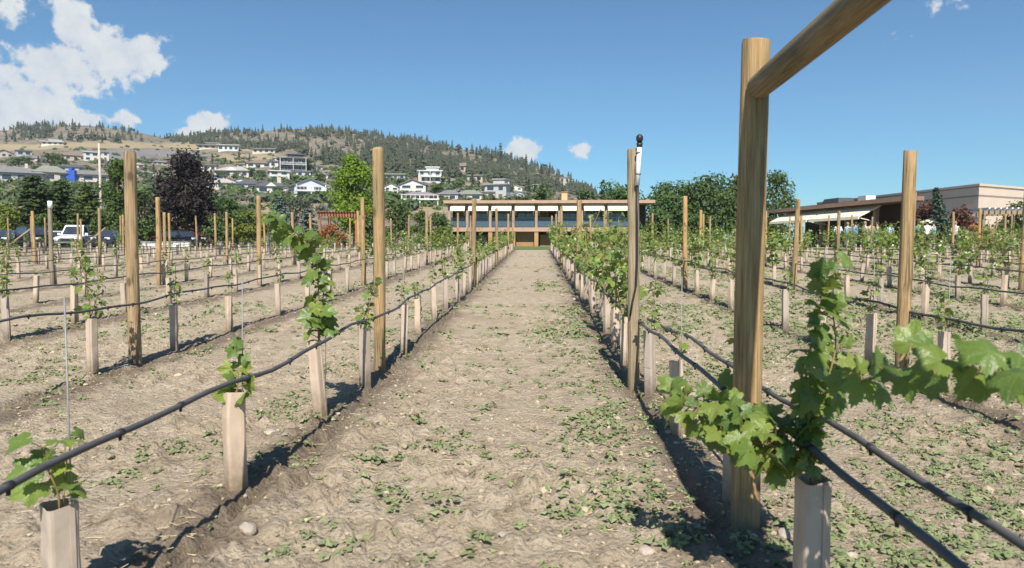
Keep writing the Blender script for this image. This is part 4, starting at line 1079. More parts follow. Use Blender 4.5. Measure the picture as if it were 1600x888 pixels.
def winery():
    Y = 70.0
    q = lambda px: at(px, 350, Y).x
    zq = lambda py: at(838, py, Y).z
    root = empty('winery_building', (0, Y, 0))
    tag(root, 'long two storey winery with tan roof edge and cream awnings', 'building')
    x0, x1 = q(702), q(986)
    zr0, zr1, zf, zb = zq(318.2), zq(313.5), zq(355.5), zq(362)
    D = 9.0
    B = 2.6                                  # depth of the balcony
    MB().box((q(694), -.6, zr0), (q(1022), D + 1, zr1)).build('roof', M['fascia'], root)
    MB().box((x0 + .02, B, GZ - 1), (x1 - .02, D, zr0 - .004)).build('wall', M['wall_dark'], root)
    MB().box((x0 - .15, -.05, zb), (x1 + .15, B - .004, zf)).build('balcony_floor', M['fascia'], root)
    cols = [702, 730, 766, 802, 838, 874, 909, 946, 984]
    for k, px in enumerate(cols):
        MB().box((q(px) - .13, .02, zf + .003), (q(px) + .13, .28, zr0 - .003)).build('column', M['column_dark'], root)
        MB().box((q(px) - .2, .02, GZ - .5), (q(px) + .2, .42, zb - .003)).build('column', M['column'], root)
    aw0, aw1 = zq(319.2), zq(328.2)
    rr = random.Random(4)
    for k in range(8):
        a, b = q(cols[k]) + .17, q(cols[k + 1]) - .17
        aw = MB()
        pts = [(-.02, aw0 - .01), (-.75, aw1 + .06), (-.78, aw1 - .12), (-.73, aw1 - .12), (-.70, aw1), (-.02, aw0 - .09)]
        aw.poly_prism([(a, y_, z_) for y_, z_ in pts], (b - a, 0, 0))
        ao = aw.build('awning', M['awning'], root)
        MB().tube([(a + .1, -.02, aw1 - .6), (a + .1, -.70, aw1 - .06)], .03, 6).build('awning_arm', M['trim'], ao)
        MB().tube([(b - .1, -.02, aw1 - .6), (b - .1, -.70, aw1 - .06)], .03, 6).build('awning_arm', M['trim'], ao)
        # glazing at the back of the balcony
        if k not in (0, 4):
            w = MB().box((a + .15, B - .09, zf + .05), (b - .1, B - .004, zf + 2.0)).build('window', M['column_dark'], root)
            MB().box((a + .22, B - .12, zf + .12), (a + (b - a) * .5, B - .10, zf + 1.93)).build('pane', M['glass_blue'], w)
            MB().box((a + (b - a) * .5 + .06, B - .12, zf + .12), (b - .18, B - .10, zf + 1.93)).build('pane', M['glass_blue'], w)
        else:
            MB().box((a + .15, B - .09, zf + .02), (a + 1.1, B - .004, zf + 2.0)).build('door', M['ochre'], root)
        MB().box((a, .10, zf + .05), (b, .13, zf + .92)).build('railing_glass', M['glass_rail'], root)
        MB().box((a, .08, zf + .93), (b, .16, zf + .98)).build('handrail', M['column_dark'], root)
        # ground floor infill between the columns
        pa, pb = a + .2, b - .2
        if k == 3: MB().box((pa - .1, .9, GZ), (pb + .1, 1.1, zb - .004)).build('ochre_wall', M['ochre'], root)
        elif k in (2, 4):
            MB().box((pa, 1.2, GZ), (pb, 1.35, zb - .3)).build('ochre_wall', M['ochre'], root)
        else:
            w = MB().box((pa + .1, B - .08, GZ + .2), (pb - .1, B - .004, zb - .3)).build('window', M['column'], root)
            MB().box((pa + .18, B - .11, GZ + .3), (pb - .18, B - .09, zb - .4)).build('pane', M['pane'], w)
    ch = MB().box((q(879), 3.2, zr1 + .002), (q(888.5), 3.9, zq(297.5)))
    co = ch.build('chimney', M['chim'], root)
    MB().box((q(878), 3.13, zq(297.5) + .002), (q(889.5), 3.97, zq(296))).build('chimney_cap', M['ochre'], co)
    MB().box((q(830), 3.0, zr1 + .002), (q(836), 3.8, zq(309.5)), taper=.9).build('roof_vent', M['trim'], root)
    # lean eave at the right end, beyond the last column
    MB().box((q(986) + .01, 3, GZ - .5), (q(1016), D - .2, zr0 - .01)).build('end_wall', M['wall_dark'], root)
    # chairs and tables on the balcony
    n = 0
    for k in range(1, 8):
        for j in range(2):
            cx = q(cols[k]) + .5 + j * 1.05 + rr.uniform(-.1, .1)
            if cx > q(cols[k + 1] if k < 8 else 984) - .4: continue
            zc = zf + .002
            c = empty('patio_chair', (cx, Y + .9 + rr.uniform(-.1, .4), zc), rr.uniform(-.6, .6))
            tag(c, f"dark patio chair on the winery balcony, bay {['one','two','three','four','five','six','seven','eight'][k]}, {['left','right'][j]} of its pair", 'chair', 'chairs on the winery balcony')
            MB().box((-.25, -.25, .42), (.25, .25, .48)).build('seat', M['furniture'], c)
            MB().box((-.25, .21, .5), (.25, .26, .95)).build('backrest', M['furniture'], c)
            for sx_ in (-.22, .22):
                for sy in (-.22, .22): MB().box((sx_ - .02, sy - .02, 0), (sx_ + .02, sy + .02, .418)).build('leg', M['furniture'], c)
winery()

# ------------------------------------------------------------------ the right wing with its long awning, and the beige warehouse
M['fascia_painted_lit'] = simple('brown_fascia_painted_lit', (.50, .29, .20), .7, .1, 2)  # lightened colour stands in for sunlight on this face
def right_wing():
    X = 26.0; y0, y1 = 50.0, 70.0
    root = empty('restaurant_wing', (X, y0, GZ), R(6.5)); tag(root, 'low brown roofed restaurant wing with long cream awning', 'building')
    ez = at(1405, 313, y0).z - GZ             # eave height over the ground
    L = y1 - y0
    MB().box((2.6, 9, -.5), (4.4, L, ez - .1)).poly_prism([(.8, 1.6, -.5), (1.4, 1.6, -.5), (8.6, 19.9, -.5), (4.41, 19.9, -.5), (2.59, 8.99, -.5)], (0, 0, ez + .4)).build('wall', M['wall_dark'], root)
    rf = MB()
    rf.poly_prism([(-1.0, -.6, ez - .05), (.5, -.6, ez - .05), (9.6, L + .6, ez - .05), (-1.0, L + .6, ez - .05)], (0, 0, .28))
    rf.box((1.6, 9.0, ez + .22), (4.0, L, ez + .52))
    ro = rf.build('roof', M['tile_roof'], root)
    MB().box((-1.09, -.65, ez - .09), (-1.003, L + .65, ez + .22)).build('fascia', M['fascia_painted_lit'], ro)
    MB().box((.6, 6.5, ez + .2), (1.4, 7.6, ez + .75)).build('roof_vent', M['trim'], ro)
    MB().box((2.0, 13, ez + .5), (3.6, 16, ez + 1.0), taper=.8).build('skylight', M['furniture'], ro)
    for k in range(6):
        y = .2 + k * (L - .4) / 5
        MB().box((-.15, y - .15, -.2), (.15, y + .15, ez - .06)).build('column', M['column_dark'], root)
    for k in range(2):
        ya, yb = (3.2, 10.6) if k == 0 else (11.0, 18.0)
        pts = [(-.2, ez - .18), (-1.9, ez - 1.0), (-1.95, ez - 1.22), (-1.88, ez - 1.22), (-1.84, ez - 1.06), (-.2, ez - .26)]
        ao = MB().poly_prism([(x_, ya, z_) for x_, z_ in pts], (0, yb - ya, 0)).build('awning', M['awning'], root)
        for yy in (ya + .15, yb - .15): MB().tube([(-.17, yy, ez - 1.5), (-1.82, yy, ez - 1.1)], .04, 6).build('awning_arm', M['trim'], ao)
    for k in range(5):
        y = 9.3 + k * 2.1
        w = MB().box((2.5, y, .3), (2.597, y + 1.8, ez - .9)).build('window', M['column_dark'], root)
        MB().box((2.46, y + .1, .4), (2.49, y + 1.7, ez - 1.0)).build('pane', M['pane'], w)
right_wing()
M['beige'] = simple('beige_warehouse_render', (.56, .47, .385), .85, .05, .6)
M['beige_dark'] = simple('brown_reveal_band', (.27, .22, .185), .85, .08, 1)
def warehouse():
    A = at(1530, 287, 60); B = Vector((34.5, 88)); Cc = Vector((58, 74))
    zt = A.z
    root = empty('beige_warehouse', (A.x, A.y, GZ)); tag(root, 'large beige warehouse block with brown bands behind the restaurant', 'building')
    foot = [Vector((0, 0)), Cc - Vector((A.x, A.y)), Cc - Vector((A.x, A.y)) + Vector((-8, 30)), B - Vector((A.x, A.y))]
    def ring(z0, z1, grow):
        c = sum(foot, Vector((0, 0))) / 4
        return [((p + (p - c).normalized() * grow).x, (p + (p - c).normalized() * grow).y, z0) for p in foot], (0, 0, z1 - z0)
    H = zt - GZ
    for nm, mt, z0, z1, g in (('wall', 'beige', -.5, H * .80, 0.0), ('band', 'beige_dark', H * .80, H * .825, .02), ('upper_wall', 'beige', H * .825, H * .945, .05), ('cornice_band', 'beige_dark', H * .945, H * .965, .09), ('coping', 'beige', H * .965, H, .16)):
        pts, d = ring(z0, z1, g)
        MB().poly_prism(pts, d).build(nm, M[mt], root)
warehouse()

# ------------------------------------------------------------------ parked cars
M['rubber'] = simple('tyre_rubber', (.02, .02, .02), .85, .2)
M['lens'] = simple('lamp_lens', (.75, .75, .75), .15, .05, spec=.8)
M['red_lens'] = simple('red_lamp_lens', (.35, .02, .02), .2, .1)
def car(px, Y, yaw, paint_, label, kind='suv', name='parked_car'):
    p = at(px, 380, Y)
    root = empty(name, (p.x, Y, GZ + .016), yaw); tag(root, label, 'car', 'cars parked beyond the vineyard')
    L, W = 4.7, 1.86
    H = {'suv': 1.75, 'pickup': 1.85, 'sedan': 1.45, 'sports': 1.18}[kind]
    # the car looks to -y (towards the camera); side outline in (y, z)
    bh = {'suv': .98, 'pickup': .98, 'sedan': .84, 'sports': .70}[kind]
    low = [(-2.3, .42), (-2.34, .70), (-2.2, bh - .12), (-1.15, bh), (2.2, bh + .03), (2.32, .75), (2.3, .40), (1.85, .34), (-1.9, .32)]
    bm = MB()
    a = [(-W / 2, y, z) for y, z in low]; b = [(W / 2, y, z) for y, z in low]
    n = len(low); v = []
    for sx_, ins in ((-1, .10), (-1, 0), (1, 0), (1, .10)):
        for y, z in low: v.append((sx_ * (W / 2 - (ins if True else 0)) , y * (1 if ins == 0 else 1.0), z) if ins == 0 else (sx_ * (W / 2 - .0), y * .985, z * .99 + .005))
    # simple loft: flat flanks with a chamfer to the top edge
    v = []
    for xk, sc in ((-W / 2 + .09, 1.0), (-W / 2, .97), (W / 2, .97), (W / 2 - .09, 1.0)):
        for y, z in low: v.append((xk, y * sc, .64 + (z - .64) * (1.0 if sc == 1 else .86)))
    f = [tuple(range(n)), tuple(range(3 * n, 4 * n))[::-1]]
    for r_ in range(3):
        for k in range(n): f.append((r_ * n + k, (r_ + 1) * n + k, (r_ + 1) * n + (k + 1) % n, r_ * n + (k + 1) % n))
    body = bm.add(v, f).build('body', paint_, root)
    rear = 2.05 if kind == 'suv' else (.75 if kind == 'pickup' else 1.55)
    cab = [(-1.15, bh + .002), (-.45, H - .06), (-.2, H), (rear - .45, H), (rear - .12 if kind != 'sedan' else rear - .7, H - .08), (rear, bh + .004)]
    cb = MB(); v = []
    for sx_ in (-1, 1):
        for y, z in cab: v.append((sx_ * (W / 2 - .10 - .16 * (z - bh) / (H - bh)), y, z))
    m_ = len(cab)
    cb.add(v, [tuple(range(m_)), tuple(range(m_, 2 * m_))[::-1]] + [(k, m_ + k, m_ + (k + 1) % m_, (k + 1) % m_) for k in range(m_)])
    cabin = cb.build('cabin', paint_, root)
    g = MB()
    yb, zb_, yt, zt_ = -1.15, bh + .03, -.45, H - .06
    def xw(z): return W / 2 - .10 - .16 * (z - bh) / (H - bh)
    lerp = lambda a_, b_, t_: a_ + (b_ - a_) * t_
    q = [(t_, lerp(yb, yt, t_) - .02, lerp(zb_, zt_, t_)) for t_ in (.06, .92)]
    g.poly_prism([(-xw(q[0][2]) + .1, q[0][1], q[0][2]), (xw(q[0][2]) - .1, q[0][1], q[0][2]), (xw(q[1][2]) - .1, q[1][1], q[1][2]), (-xw(q[1][2]) + .1, q[1][1], q[1][2])], (0, .015, -.0))
    g.build('windscreen', M['pane'], cabin)
    for sx_ in (-1, 1):
        z0, z1 = bh + .08, H - .14
        g = MB().poly_prism([(sx_ * (xw(z0) + .012), -.8, z0), (sx_ * (xw(z0) + .012), rear - .35, z0), (sx_ * (xw(z1) + .012), rear - .55, z1), (sx_ * (xw(z1) + .012), -.38, z1)], (-sx_ * .02, 0, 0))
        g.build('side_window', M['pane'], cabin)
        MB().box((sx_ * (W / 2 - .42) - .2, -2.33, .66), (sx_ * (W / 2 - .42) + .2, -2.2, .82)).build('headlight', M['lens'], body)
        MB().box((sx_ * (W / 2 + .08) - .1, -.95, bh + .02), (sx_ * (W / 2 + .08) + .1, -.78, bh + .2)).build('mirror', paint_, root)
        MB().box((sx_ * (W / 2 - .2) - .12, 2.24, .7), (sx_ * (W / 2 - .2) + .12, 2.31, .95)).build('tail_light', M['red_lens'], body)
        for y in (-1.45, 1.4):
            wv = MB().tube([(sx_ * (W / 2 - .24), y, .35), (sx_ * (W / 2 + .01), y, .35)], .35, 18, smooth=False).build('wheel', M['rubber'], root)
            MB().tube([(sx_ * (W / 2 + .011), y, .35), (sx_ * (W / 2 + .02), y, .35)], .21, 14, smooth=False).build('rim', M['steel'], wv)
    MB().box((-.5, -2.36, .50), (.5, -2.3, .74)).build('grille', M['black_plastic'], body)
    MB().box((-.88, -2.42, .33), (.88, -2.28, .47)).build('bumper', M['steel'] if kind == 'pickup' else M['black_plastic'], body)
    return root
P_WHITE = simple('white_car_paint', (.78, .78, .77), .25, .03, 1, spec=.6)
P_BLACK = simple('black_car_paint', (.02, .022, .03), .22, .1, 1, spec=.6)
P_BLUE = simple('navy_car_paint', (.03, .05, .12), .25, .1, 1, spec=.6)
P_SILVER = simple('silver_car_paint', (.45, .46, .47), .3, .05, 1, spec=.6)
car(120, 58, .30, P_WHITE, 'white pickup truck facing the vineyard between two posts', 'pickup')
car(54, 59, .95, P_BLACK, 'black estate car left of the white pickup', 'suv')
car(14, 60, .3, P_BLUE, 'dark car at the left edge of the parking row', 'sedan')
car(172, 59, .25, P_BLUE, 'navy blue car just right of the white pickup', 'sedan')
car(281, 61.5, 1.2, P_BLACK, 'dark car behind the low white wall below purple tree', 'sedan')
wa, wb = at(222, 380, 57.5), at(297, 380, 57.5)
tag(MB().box((wa.x, 57.4, GZ - .2), (wb.x, 57.7, GZ + .42)).box((wa.x - .05, 57.36, GZ + .423), (wb.x + .05, 57.74, GZ + .48)).build('low_white_wall', M['trim']), 'low white wall below the large purple tree beside parking', 'wall')
car(88, 63, .3, P_SILVER, 'silver car roof between the black car and white pickup', 'sedan')

# ------------------------------------------------------------------ guests on the patio by the right wing
M['skin'] = simple('skin', (.46, .28, .20), .6, .06)
M['hair'] = simple('dark_hair', (.05, .035, .025), .6, .2)
M['hair_fair'] = simple('fair_hair', (.32, .22, .11), .6, .2)
def cloth(name, c): return simple(name, c, .85, .1, 6)
CL = {'white': cloth('white_cloth', (.72, .72, .70)), 'blue': cloth('blue_cloth', (.13, .30, .60)), 'sky': cloth('pale_blue_cloth', (.38, .55, .70)), 'navy': cloth('navy_cloth', (.03, .05, .12)),
      'tan': cloth('tan_cloth', (.45, .34, .22)), 'teal': cloth('teal_cloth', (.12, .38, .38)), 'denim': cloth('denim', (.10, .15, .25)), 'dark': cloth('dark_cloth', (.03, .03, .035)), 'print': cloth('pale_print_cloth', (.55, .50, .47))}
def skin_body(points, edges, radii, root_i=0):
    me = bpy.data.meshes.new('body'); me.from_pydata(points, edges, [])
    o = bpy.data.objects.new('tmp', me); col.objects.link(o)
    o.modifiers.new('s', 'SKIN')
    for i, r_ in enumerate(radii): me.skin_vertices[0].data[i].radius = (r_, r_)
    me.skin_vertices[0].data[root_i].use_root = True
    sb = o.modifiers.new('u', 'SUBSURF'); sb.levels = 1; sb.render_levels = 1
    dg = bpy.context.evaluated_depsgraph_get()
    out = bpy.data.meshes.new_from_object(o.evaluated_get(dg))
    bpy.data.objects.remove(o); bpy.data.meshes.remove(me)
    for pl in out.polygons: pl.use_smooth = True
    return out
def person(px, Y, face, shirt, legs, label, hair='hair', hat=False, bend=.25):
    p = at(px, 380, Y)
    root = empty('person', (p.x, Y, GZ + .016), face); tag(root, label, 'person', 'guests standing on the patio')
    J = [(0, 0, .94), (0, .0, 1.12), (0, .01, 1.32), (0, .01, 1.45), (0, -.01, 1.53), (0, -.015, 1.63), (0, -.01, 1.72)]
    Ra = [.145, .135, .15, .085, .055, .088, .075]
    E = [(0, 1), (1, 2), (2, 3), (3, 4), (4, 5), (5, 6)]
    for sgn in (-1, 1):
        k = len(J)
        J += [(sgn * .17, .01, 1.40), (sgn * .24, .03, 1.13), (sgn * .21, .03 - bend, 1.0 + bend * .3), (sgn * .19, -.02 - bend * 1.25, .96 + bend * .35)]
        Ra += [.062, .047, .036, .034]; E += [(2, k), (k, k + 1), (k + 1, k + 2), (k + 2, k + 3)]
        k = len(J)
        J += [(sgn * .10, 0, .86), (sgn * .11, -.02, .48), (sgn * .115, .02, .09), (sgn * .125, -.12, .045)]
        Ra += [.088, .062, .042, .038]; E += [(0, k), (k, k + 1), (k + 1, k + 2), (k + 2, k + 3)]
    me = skin_body(J, E, Ra)
    for m_ in (M['skin'], shirt, legs): me.materials.append(m_)
    for pl in me.polygons:
        c = pl.center
        pl.material_index = 2 if c.z < .95 and abs(c.x) < .2 and not (c.y < -.18 and c.z > .6) else (1 if c.z < 1.47 and not (c.y < -.12 and c.z < 1.15 and abs(c.x) > .12) and abs(c.y) < .17 else 0)
        if c.z < .07: pl.material_index = 2
    mesh_obj('body', me, root)
    h = MB()
    vv, ff = [], []
    nu, nv = 10, 6
    for i in range(nv + 1):
        th = math.pi * .62 * i / nv
        for j in range(nu):
            a = 2 * math.pi * j / nu
            back = 1.0 if math.sin(a) > -.3 else .8
            vv.append((.094 * math.sin(th) * math.cos(a), .105 * math.sin(th) * math.sin(a) * back + .012, 1.655 + .115 * math.cos(th)))
    for i in range(nv):
        for j in range(nu): ff.append((i * nu + j, (i + 1) * nu + j, (i + 1) * nu + (j + 1) % nu, i * nu + (j + 1) % nu))
    h.add(vv, ff, smooth=True).build('hair', M[hair], root)
    if hat:
        ht = MB().tube([(0, 0, 1.70), (0, 0, 1.715)], .2, 16).tube([(0, 0, 1.715), (0, 0, 1.82)], [.105, .09], 14)
        ht.build('sun_hat', M['awning'], root)
person(1309, 47, 2.9, CL['white'], CL['dark'], 'person in a white shirt at the left end of the patio group')
person(1324, 48, 2.2, CL['sky'], CL['denim'], 'person in pale blue top beside the white shirted guest', 'hair_fair')
person(1336, 47, -2.5, CL['blue'], CL['denim'], 'person in bright blue shirt under the awning end')
person(1331, 50, .4, CL['navy'], CL['dark'], 'person in navy shirt standing behind the blue shirted guest')
person(1351, 46, 1.7, CL['print'], CL['tan'], 'person in pale print top left of the tan shirted guest', 'hair_fair')
person(1360, 46, 2.7, CL['tan'], CL['denim'], 'person in tan shirt near the middle of the patio group')
person(1370, 47, -1.9, CL['print'], CL['denim'], 'person in pale top and jeans right of tan shirt')
person(1390, 50, 2.6, CL['sky'], CL['dark'], 'person in pale blue shirt between the dark columns')
person(1434, 45, 2.0, CL['teal'], CL['denim'], 'person in teal shirt right of the tall wooden post')
person(1448, 45, 2.7, CL['white'], CL['dark'], 'person in white shirt and straw hat near the weeping conifer', 'hair', True)
person(1458, 46, -2.3, CL['sky'], CL['denim'], 'person in light blue shirt right of the straw hat')
person(1492, 46, 2.4, CL['print'], CL['dark'], 'person in pale print at the right end of the group', 'hair_fair')
# a white parasol above them
p = at(1456, 360, 47.5)
pr = empty('patio_parasol', (p.x, p.y, GZ + .016)); tag(pr, 'small white patio parasol behind the guests by the conifer', 'parasol')
MB().tube([(0, 0, 0), (0, 0, 1.98)], .03, 8).build('pole', M['steel'], pr)
MB().tube([(0, 0, 0), (0, 0, .1)], [.3, .25], 12).build('base', M['stone'], pr)
cn = MB(); n = 8; v = [(0, 0, 2.06)] + [(0.8 * math.cos(k * math.pi / 4), 0.8 * math.sin(k * math.pi / 4), 1.76) for k in range(n)] + [(0.8 * math.cos(k * math.pi / 4), 0.8 * math.sin(k * math.pi / 4), 1.66) for k in range(n)]
cn.add(v, [(0, 1 + k, 1 + (k + 1) % n) for k in range(n)] + [(1 + k, 9 + k, 9 + (k + 1) % n, 1 + (k + 1) % n) for k in range(n)])
cn.build('canopy', M['awning'], pr)
# ------------------------------------------------------------------ the vineyard
ORD = ['', 'first', 'second', 'third', 'fourth', 'fifth', 'sixth', 'seventh', 'eighth', 'ninth', 'tenth', 'eleventh', 'twelfth', 'thirteenth', 'fourteenth', 'fifteenth', 'sixteenth', 'seventeenth', 'eighteenth', 'nineteenth', 'twentieth']
ORD += ['twenty-' + ORD[k] for k in range(1, 10)] + ['thirtieth'] + ['thirty-' + ORD[k] for k in range(1, 10)] + ['fortieth']
def rowname(s, i):
    side = 'left' if s == 'L' else 'right'
    return f"{ORD[i]} row {side} of path"
def pxof(x, y):
    th = math.atan2(x, y) + YAW
    return 800 + FPX * math.tan(th) / math.cos(PITCH)

# leaves -------------------------------------------------------------
KEY = [(0, 1.0), (12, .86), (24, .70), (32, .62), (42, .78), (52, .90), (64, .78), (78, .62), (88, .56), (100, .68), (116, .72), (132, .62), (150, .56), (166, .42), (176, .16)]
def outline(lod):
    if lod == 0:
        a = np.array([k for k, _ in KEY], float); r_ = np.array([v for _, v in KEY], float)
        aa = np.linspace(0, 176, 33); rr_ = np.interp(aa, a, r_) * (1 + .055 * np.where(np.arange(33) % 2 == 0, 1, -1))
    elif lod == 1:
        aa = np.array([0, 30, 52, 86, 112, 150, 176.]); rr_ = np.array([1, .64, .9, .58, .72, .55, .15])
    else:
        aa = np.array([0, 50, 110, 165.]); rr_ = np.array([1, .85, .72, .42])
    a2 = np.concatenate([-aa[:0:-1], aa]) * math.pi / 180; r2 = np.concatenate([rr_[:0:-1], rr_])
    return np.stack([r2 * np.sin(a2), r2 * np.cos(a2)], -1)
OUT = [outline(k) for k in range(3)]
def leaf_batch(mb, base, tip, nrm, size, lod=1, rr=rng, mat=0, curl=.22):
    base = np.asarray(base, float); n = len(base)
    tip = unit(np.asarray(tip, float)); nrm = np.asarray(nrm, float)
    nrm = unit(nrm - tip * np.sum(nrm * tip, -1, keepdims=True))
    sidev = np.cross(tip, nrm)
    o2 = OUT[lod]; k = len(o2)
    rings = (.5, 1.0) if lod == 0 else (1.0,)
    loc = [np.zeros((1, 2))] + [o2 * q for q in rings]
    loc = np.vstack(loc)
    x, y = loc[:, 0], loc[:, 1]
    r2 = x * x + y * y
    ph = rr.uniform(0, 6.28, (n, 1)); cu = curl * rr.uniform(.3, 2.4, (n, 1)); fo = rr.uniform(-.05, .42, (n, 1))
    ang = np.arctan2(x, y)
    z = -cu * r2 + fo * np.abs(x) + .07 * np.sqrt(r2) * np.sin(3 * ang + ph) + .05 * r2 * np.sin(7 * ang + 2 * ph)
    s = np.asarray(size, float).reshape(-1, 1)
    asx = rr.uniform(.88, 1.1, (n, 1))
    V = base[:, None, :] + s[:, :, None] * ((x * asx)[..., None] * sidev[:, None, :] + np.tile(y, (n, 1))[..., None] * tip[:, None, :] + z[..., None] * nrm[:, None, :])
    nv = len(loc)
    i = np.arange(k); j = (i + 1) % k
    tri = np.stack([i * 0, 1 + j, 1 + i], -1)
    fs = [tri]
    F = (np.arange(n)[:, None, None] * nv + tri[None]).reshape(-1, 3).astype(np.int32)
    L = [F]
    if lod == 0:
        qd = np.stack([1 + i, 1 + j, 1 + k + j, 1 + k + i], -1)[:-0 or None]
        L.append((np.arange(n)[:, None, None] * nv + qd[None]).reshape(-1, 4).astype(np.int32))
    lc = np.tile(np.concatenate([loc, np.full((nv, 1), .001)], -1), (n, 1))
    mb.add(V.reshape(-1, 3), L, lc=lc, mat=mat, smooth=(lod == 0))

SUN_UP = np.array([.0, -.62, .78])
def shoot(lm, sm, pts, n, size, lod=0, rr=None, rad=.004, start=.03, face=.55, spread=.9, smat=0, lmat=0, tipshrink=.55):
    """a vine shoot: a stem through pts with n leaves on petioles along it"""
    rr = rr or rng
    P = np.array([tuple(p) for p in pts], float)
    # smooth the path
    t = np.linspace(0, 1, len(P)); tt = np.linspace(0, 1, max(6, len(P) * 4))
    S = np.stack([np.interp(tt, t, P[:, c]) for c in range(3)], -1)
    for _ in range(2): S[1:-1] = (S[:-2] + 2 * S[1:-1] + S[2:]) / 4
    sm.tube(S, list(np.linspace(rad, rad * .45, len(S))), 6, mat=smat)
    u = np.linspace(start, 1, n) + rr.normal(size=n) * .25 / max(n, 2); u = np.clip(u, 0, 1)
    pos = np.stack([np.interp(u, tt, S[:, c]) for c in range(3)], -1)
    tan = unit(np.stack([np.interp(np.clip(u + .03, 0, 1), tt, S[:, c]) - np.interp(np.clip(u - .03, 0, 1), tt, S[:, c]) for c in range(3)], -1))
    a = np.arange(n) * 2.4 + rr.uniform(0, 6.28)
    r1 = unit(np.cross(tan, np.array([.3, .2, 1.0]) + rr.normal(size=(n, 3)) * .1)); r2 = np.cross(tan, r1)
    outd = unit(r1 * np.cos(a)[:, None] + r2 * np.sin(a)[:, None] + tan * .25 + np.array([0, 0, .15]))
    sz_ = size * (1 - (1 - tipshrink) * u ** 2) * rr.uniform(.62, 1.2, n)
    pl = sz_ * rr.uniform(.6, 1.15, n) * spread
    base = pos + outd * pl[:, None] + np.array([0, 0, .15]) * pl[:, None]
    if lod < 2:
        for k in range(n):
            sm.tube([pos[k], pos[k] + outd[k] * pl[k] * .5 + np.array([0, 0, .18 * pl[k]]), base[k]], [rad * .46, rad * .40, rad * .34], 4 if lod else 5, caps=False, mat=smat)
    tipd = unit(outd * .8 + np.array([0, 0, -.55]) + rr.normal(size=(n, 3)) * .35)
    nn = unit(outd * .45 + SUN_UP * face + np.array([0, 0, .25]) + rr.normal(size=(n, 3)) * (.55 if lod == 0 else .4))
    leaf_batch(lm, base, tipd, nn, sz_ * .72, lod, rr, mat=lmat)

def vine_meshes(kind, seed, lod):
    """leaf and stem meshes of one young vine, its origin at the mouth of its tube"""
    rr = np.random.default_rng(seed)
    lm, sm = MB(), MB()
    if kind == 'tiny': shoot(lm, sm, [(0, 0, -.12), (.01, 0, .04), (rr.normal() * .03, rr.normal() * .03, rr.uniform(.08, .16))], rr.integers(5, 9), .055, lod, rr, .003, .35)
    elif kind == 'small':
        hh = rr.uniform(.20, .40)
        shoot(lm, sm, [(0, 0, -.12), (rr.normal() * .015, rr.normal() * .015, hh * .5), (rr.normal() * .04, rr.normal() * .04, hh)], rr.integers(14, 22), .066, lod, rr, .0035, .25)
    elif kind == 'tall':
        hh = rr.uniform(.55, .78)
        shoot(lm, sm, [(0, 0, -.12), (rr.normal() * .03, rr.normal() * .03, hh * .4), (rr.normal() * .05, rr.normal() * .05, hh)], rr.integers(30, 40), .075, lod, rr, .005, .14)
        shoot(lm, sm, [(0, 0, .0), (rr.normal() * .06, rr.normal() * .09, hh * .35), (rr.normal() * .10, rr.normal() * .16, hh * .7)], rr.integers(12, 18), .066, lod, rr, .004, .2)
    else:                                     # 'bush': several shoots
        hh = rr.uniform(.55, .85)
        for q in range(rr.integers(3, 5)):
            shoot(lm, sm, [(0, 0, -.08), (rr.normal() * .07, rr.normal() * .12, hh * .45), (rr.normal() * .13, rr.normal() * .24, hh * rr.uniform(.6, 1.05))], rr.integers(16, 24), .078, lod, rr, .005, .15)
    return lm, sm

# trellis tubes --------------------------------------------------------
def tube_mesh(h=.45, w=.069, seed=0):
    """a square carton sleeve with soft corners, a lapped seam, open at the top"""
    rr = random.Random(seed)
    ring = []
    c = .012
    hw = w / 2
    for sx_, sy in ((1, 1), (-1, 1), (-1, -1), (1, -1)):
        cx, cy = sx_ * (hw - c), sy * (hw - c)
        a0 = math.atan2(sy, sx_) - math.pi / 4
        for q in range(4):
            a = a0 + q * math.pi / 6
            ring.append((cx + c * math.cos(a), cy + c * math.sin(a)))
    n = len(ring)
    v, f = [], []
    zs = [-.03, .0, h * .25, h * .5, h * .75, h]
    bow = [rr.uniform(-.005, .005) for _ in zs]; dent = [[rr.uniform(-.045, .045) for _ in range(4)] for _ in zs]; torn = [rr.uniform(-.012, .004) for _ in range(4)]
    for iz, z in enumerate(zs):
        for k, (x, y) in enumerate(ring):
            pinch = 1 + .02 * math.sin(3 * z + k) + dent[iz][k // 4]
            v.append((x * pinch + bow[iz], y * pinch, z + (torn[k // 4] if iz == len(zs) - 1 else 0)))
    for iz in range(len(zs) - 1):
        for k in range(n): f.append((iz * n + k, iz * n + (k + 1) % n, (iz + 1) * n + (k + 1) % n, (iz + 1) * n + k))
    o = len(v)
    for z in (h, h * .45):
        for k, (x, y) in enumerate(ring): v.append((x * (.95 + dent[-1][k // 4]) + bow[-1], y * (.95 + dent[-1][k // 4]), z + (torn[k // 4] if z == h else 0)))
    m_ = (len(zs) - 1) * n
    for k in range(n):
        k2 = (k + 1) % n
        f.append((m_ + k, m_ + k2, o + k2, o + k)); f.append((o + k, o + k2, o + n + k2, o + n + k))
    mb = MB().add(v, f, smooth=False)
    # the lapped seam, a strip standing a little proud of one face
    mb.box((hw * .30, -hw - .0035, .005), (hw * .62, -hw + .001, h - .004))
    return mb
TUBES = [tube_mesh(seed=k).mesh('grow_tube', M['tube']) for k in range(9)]

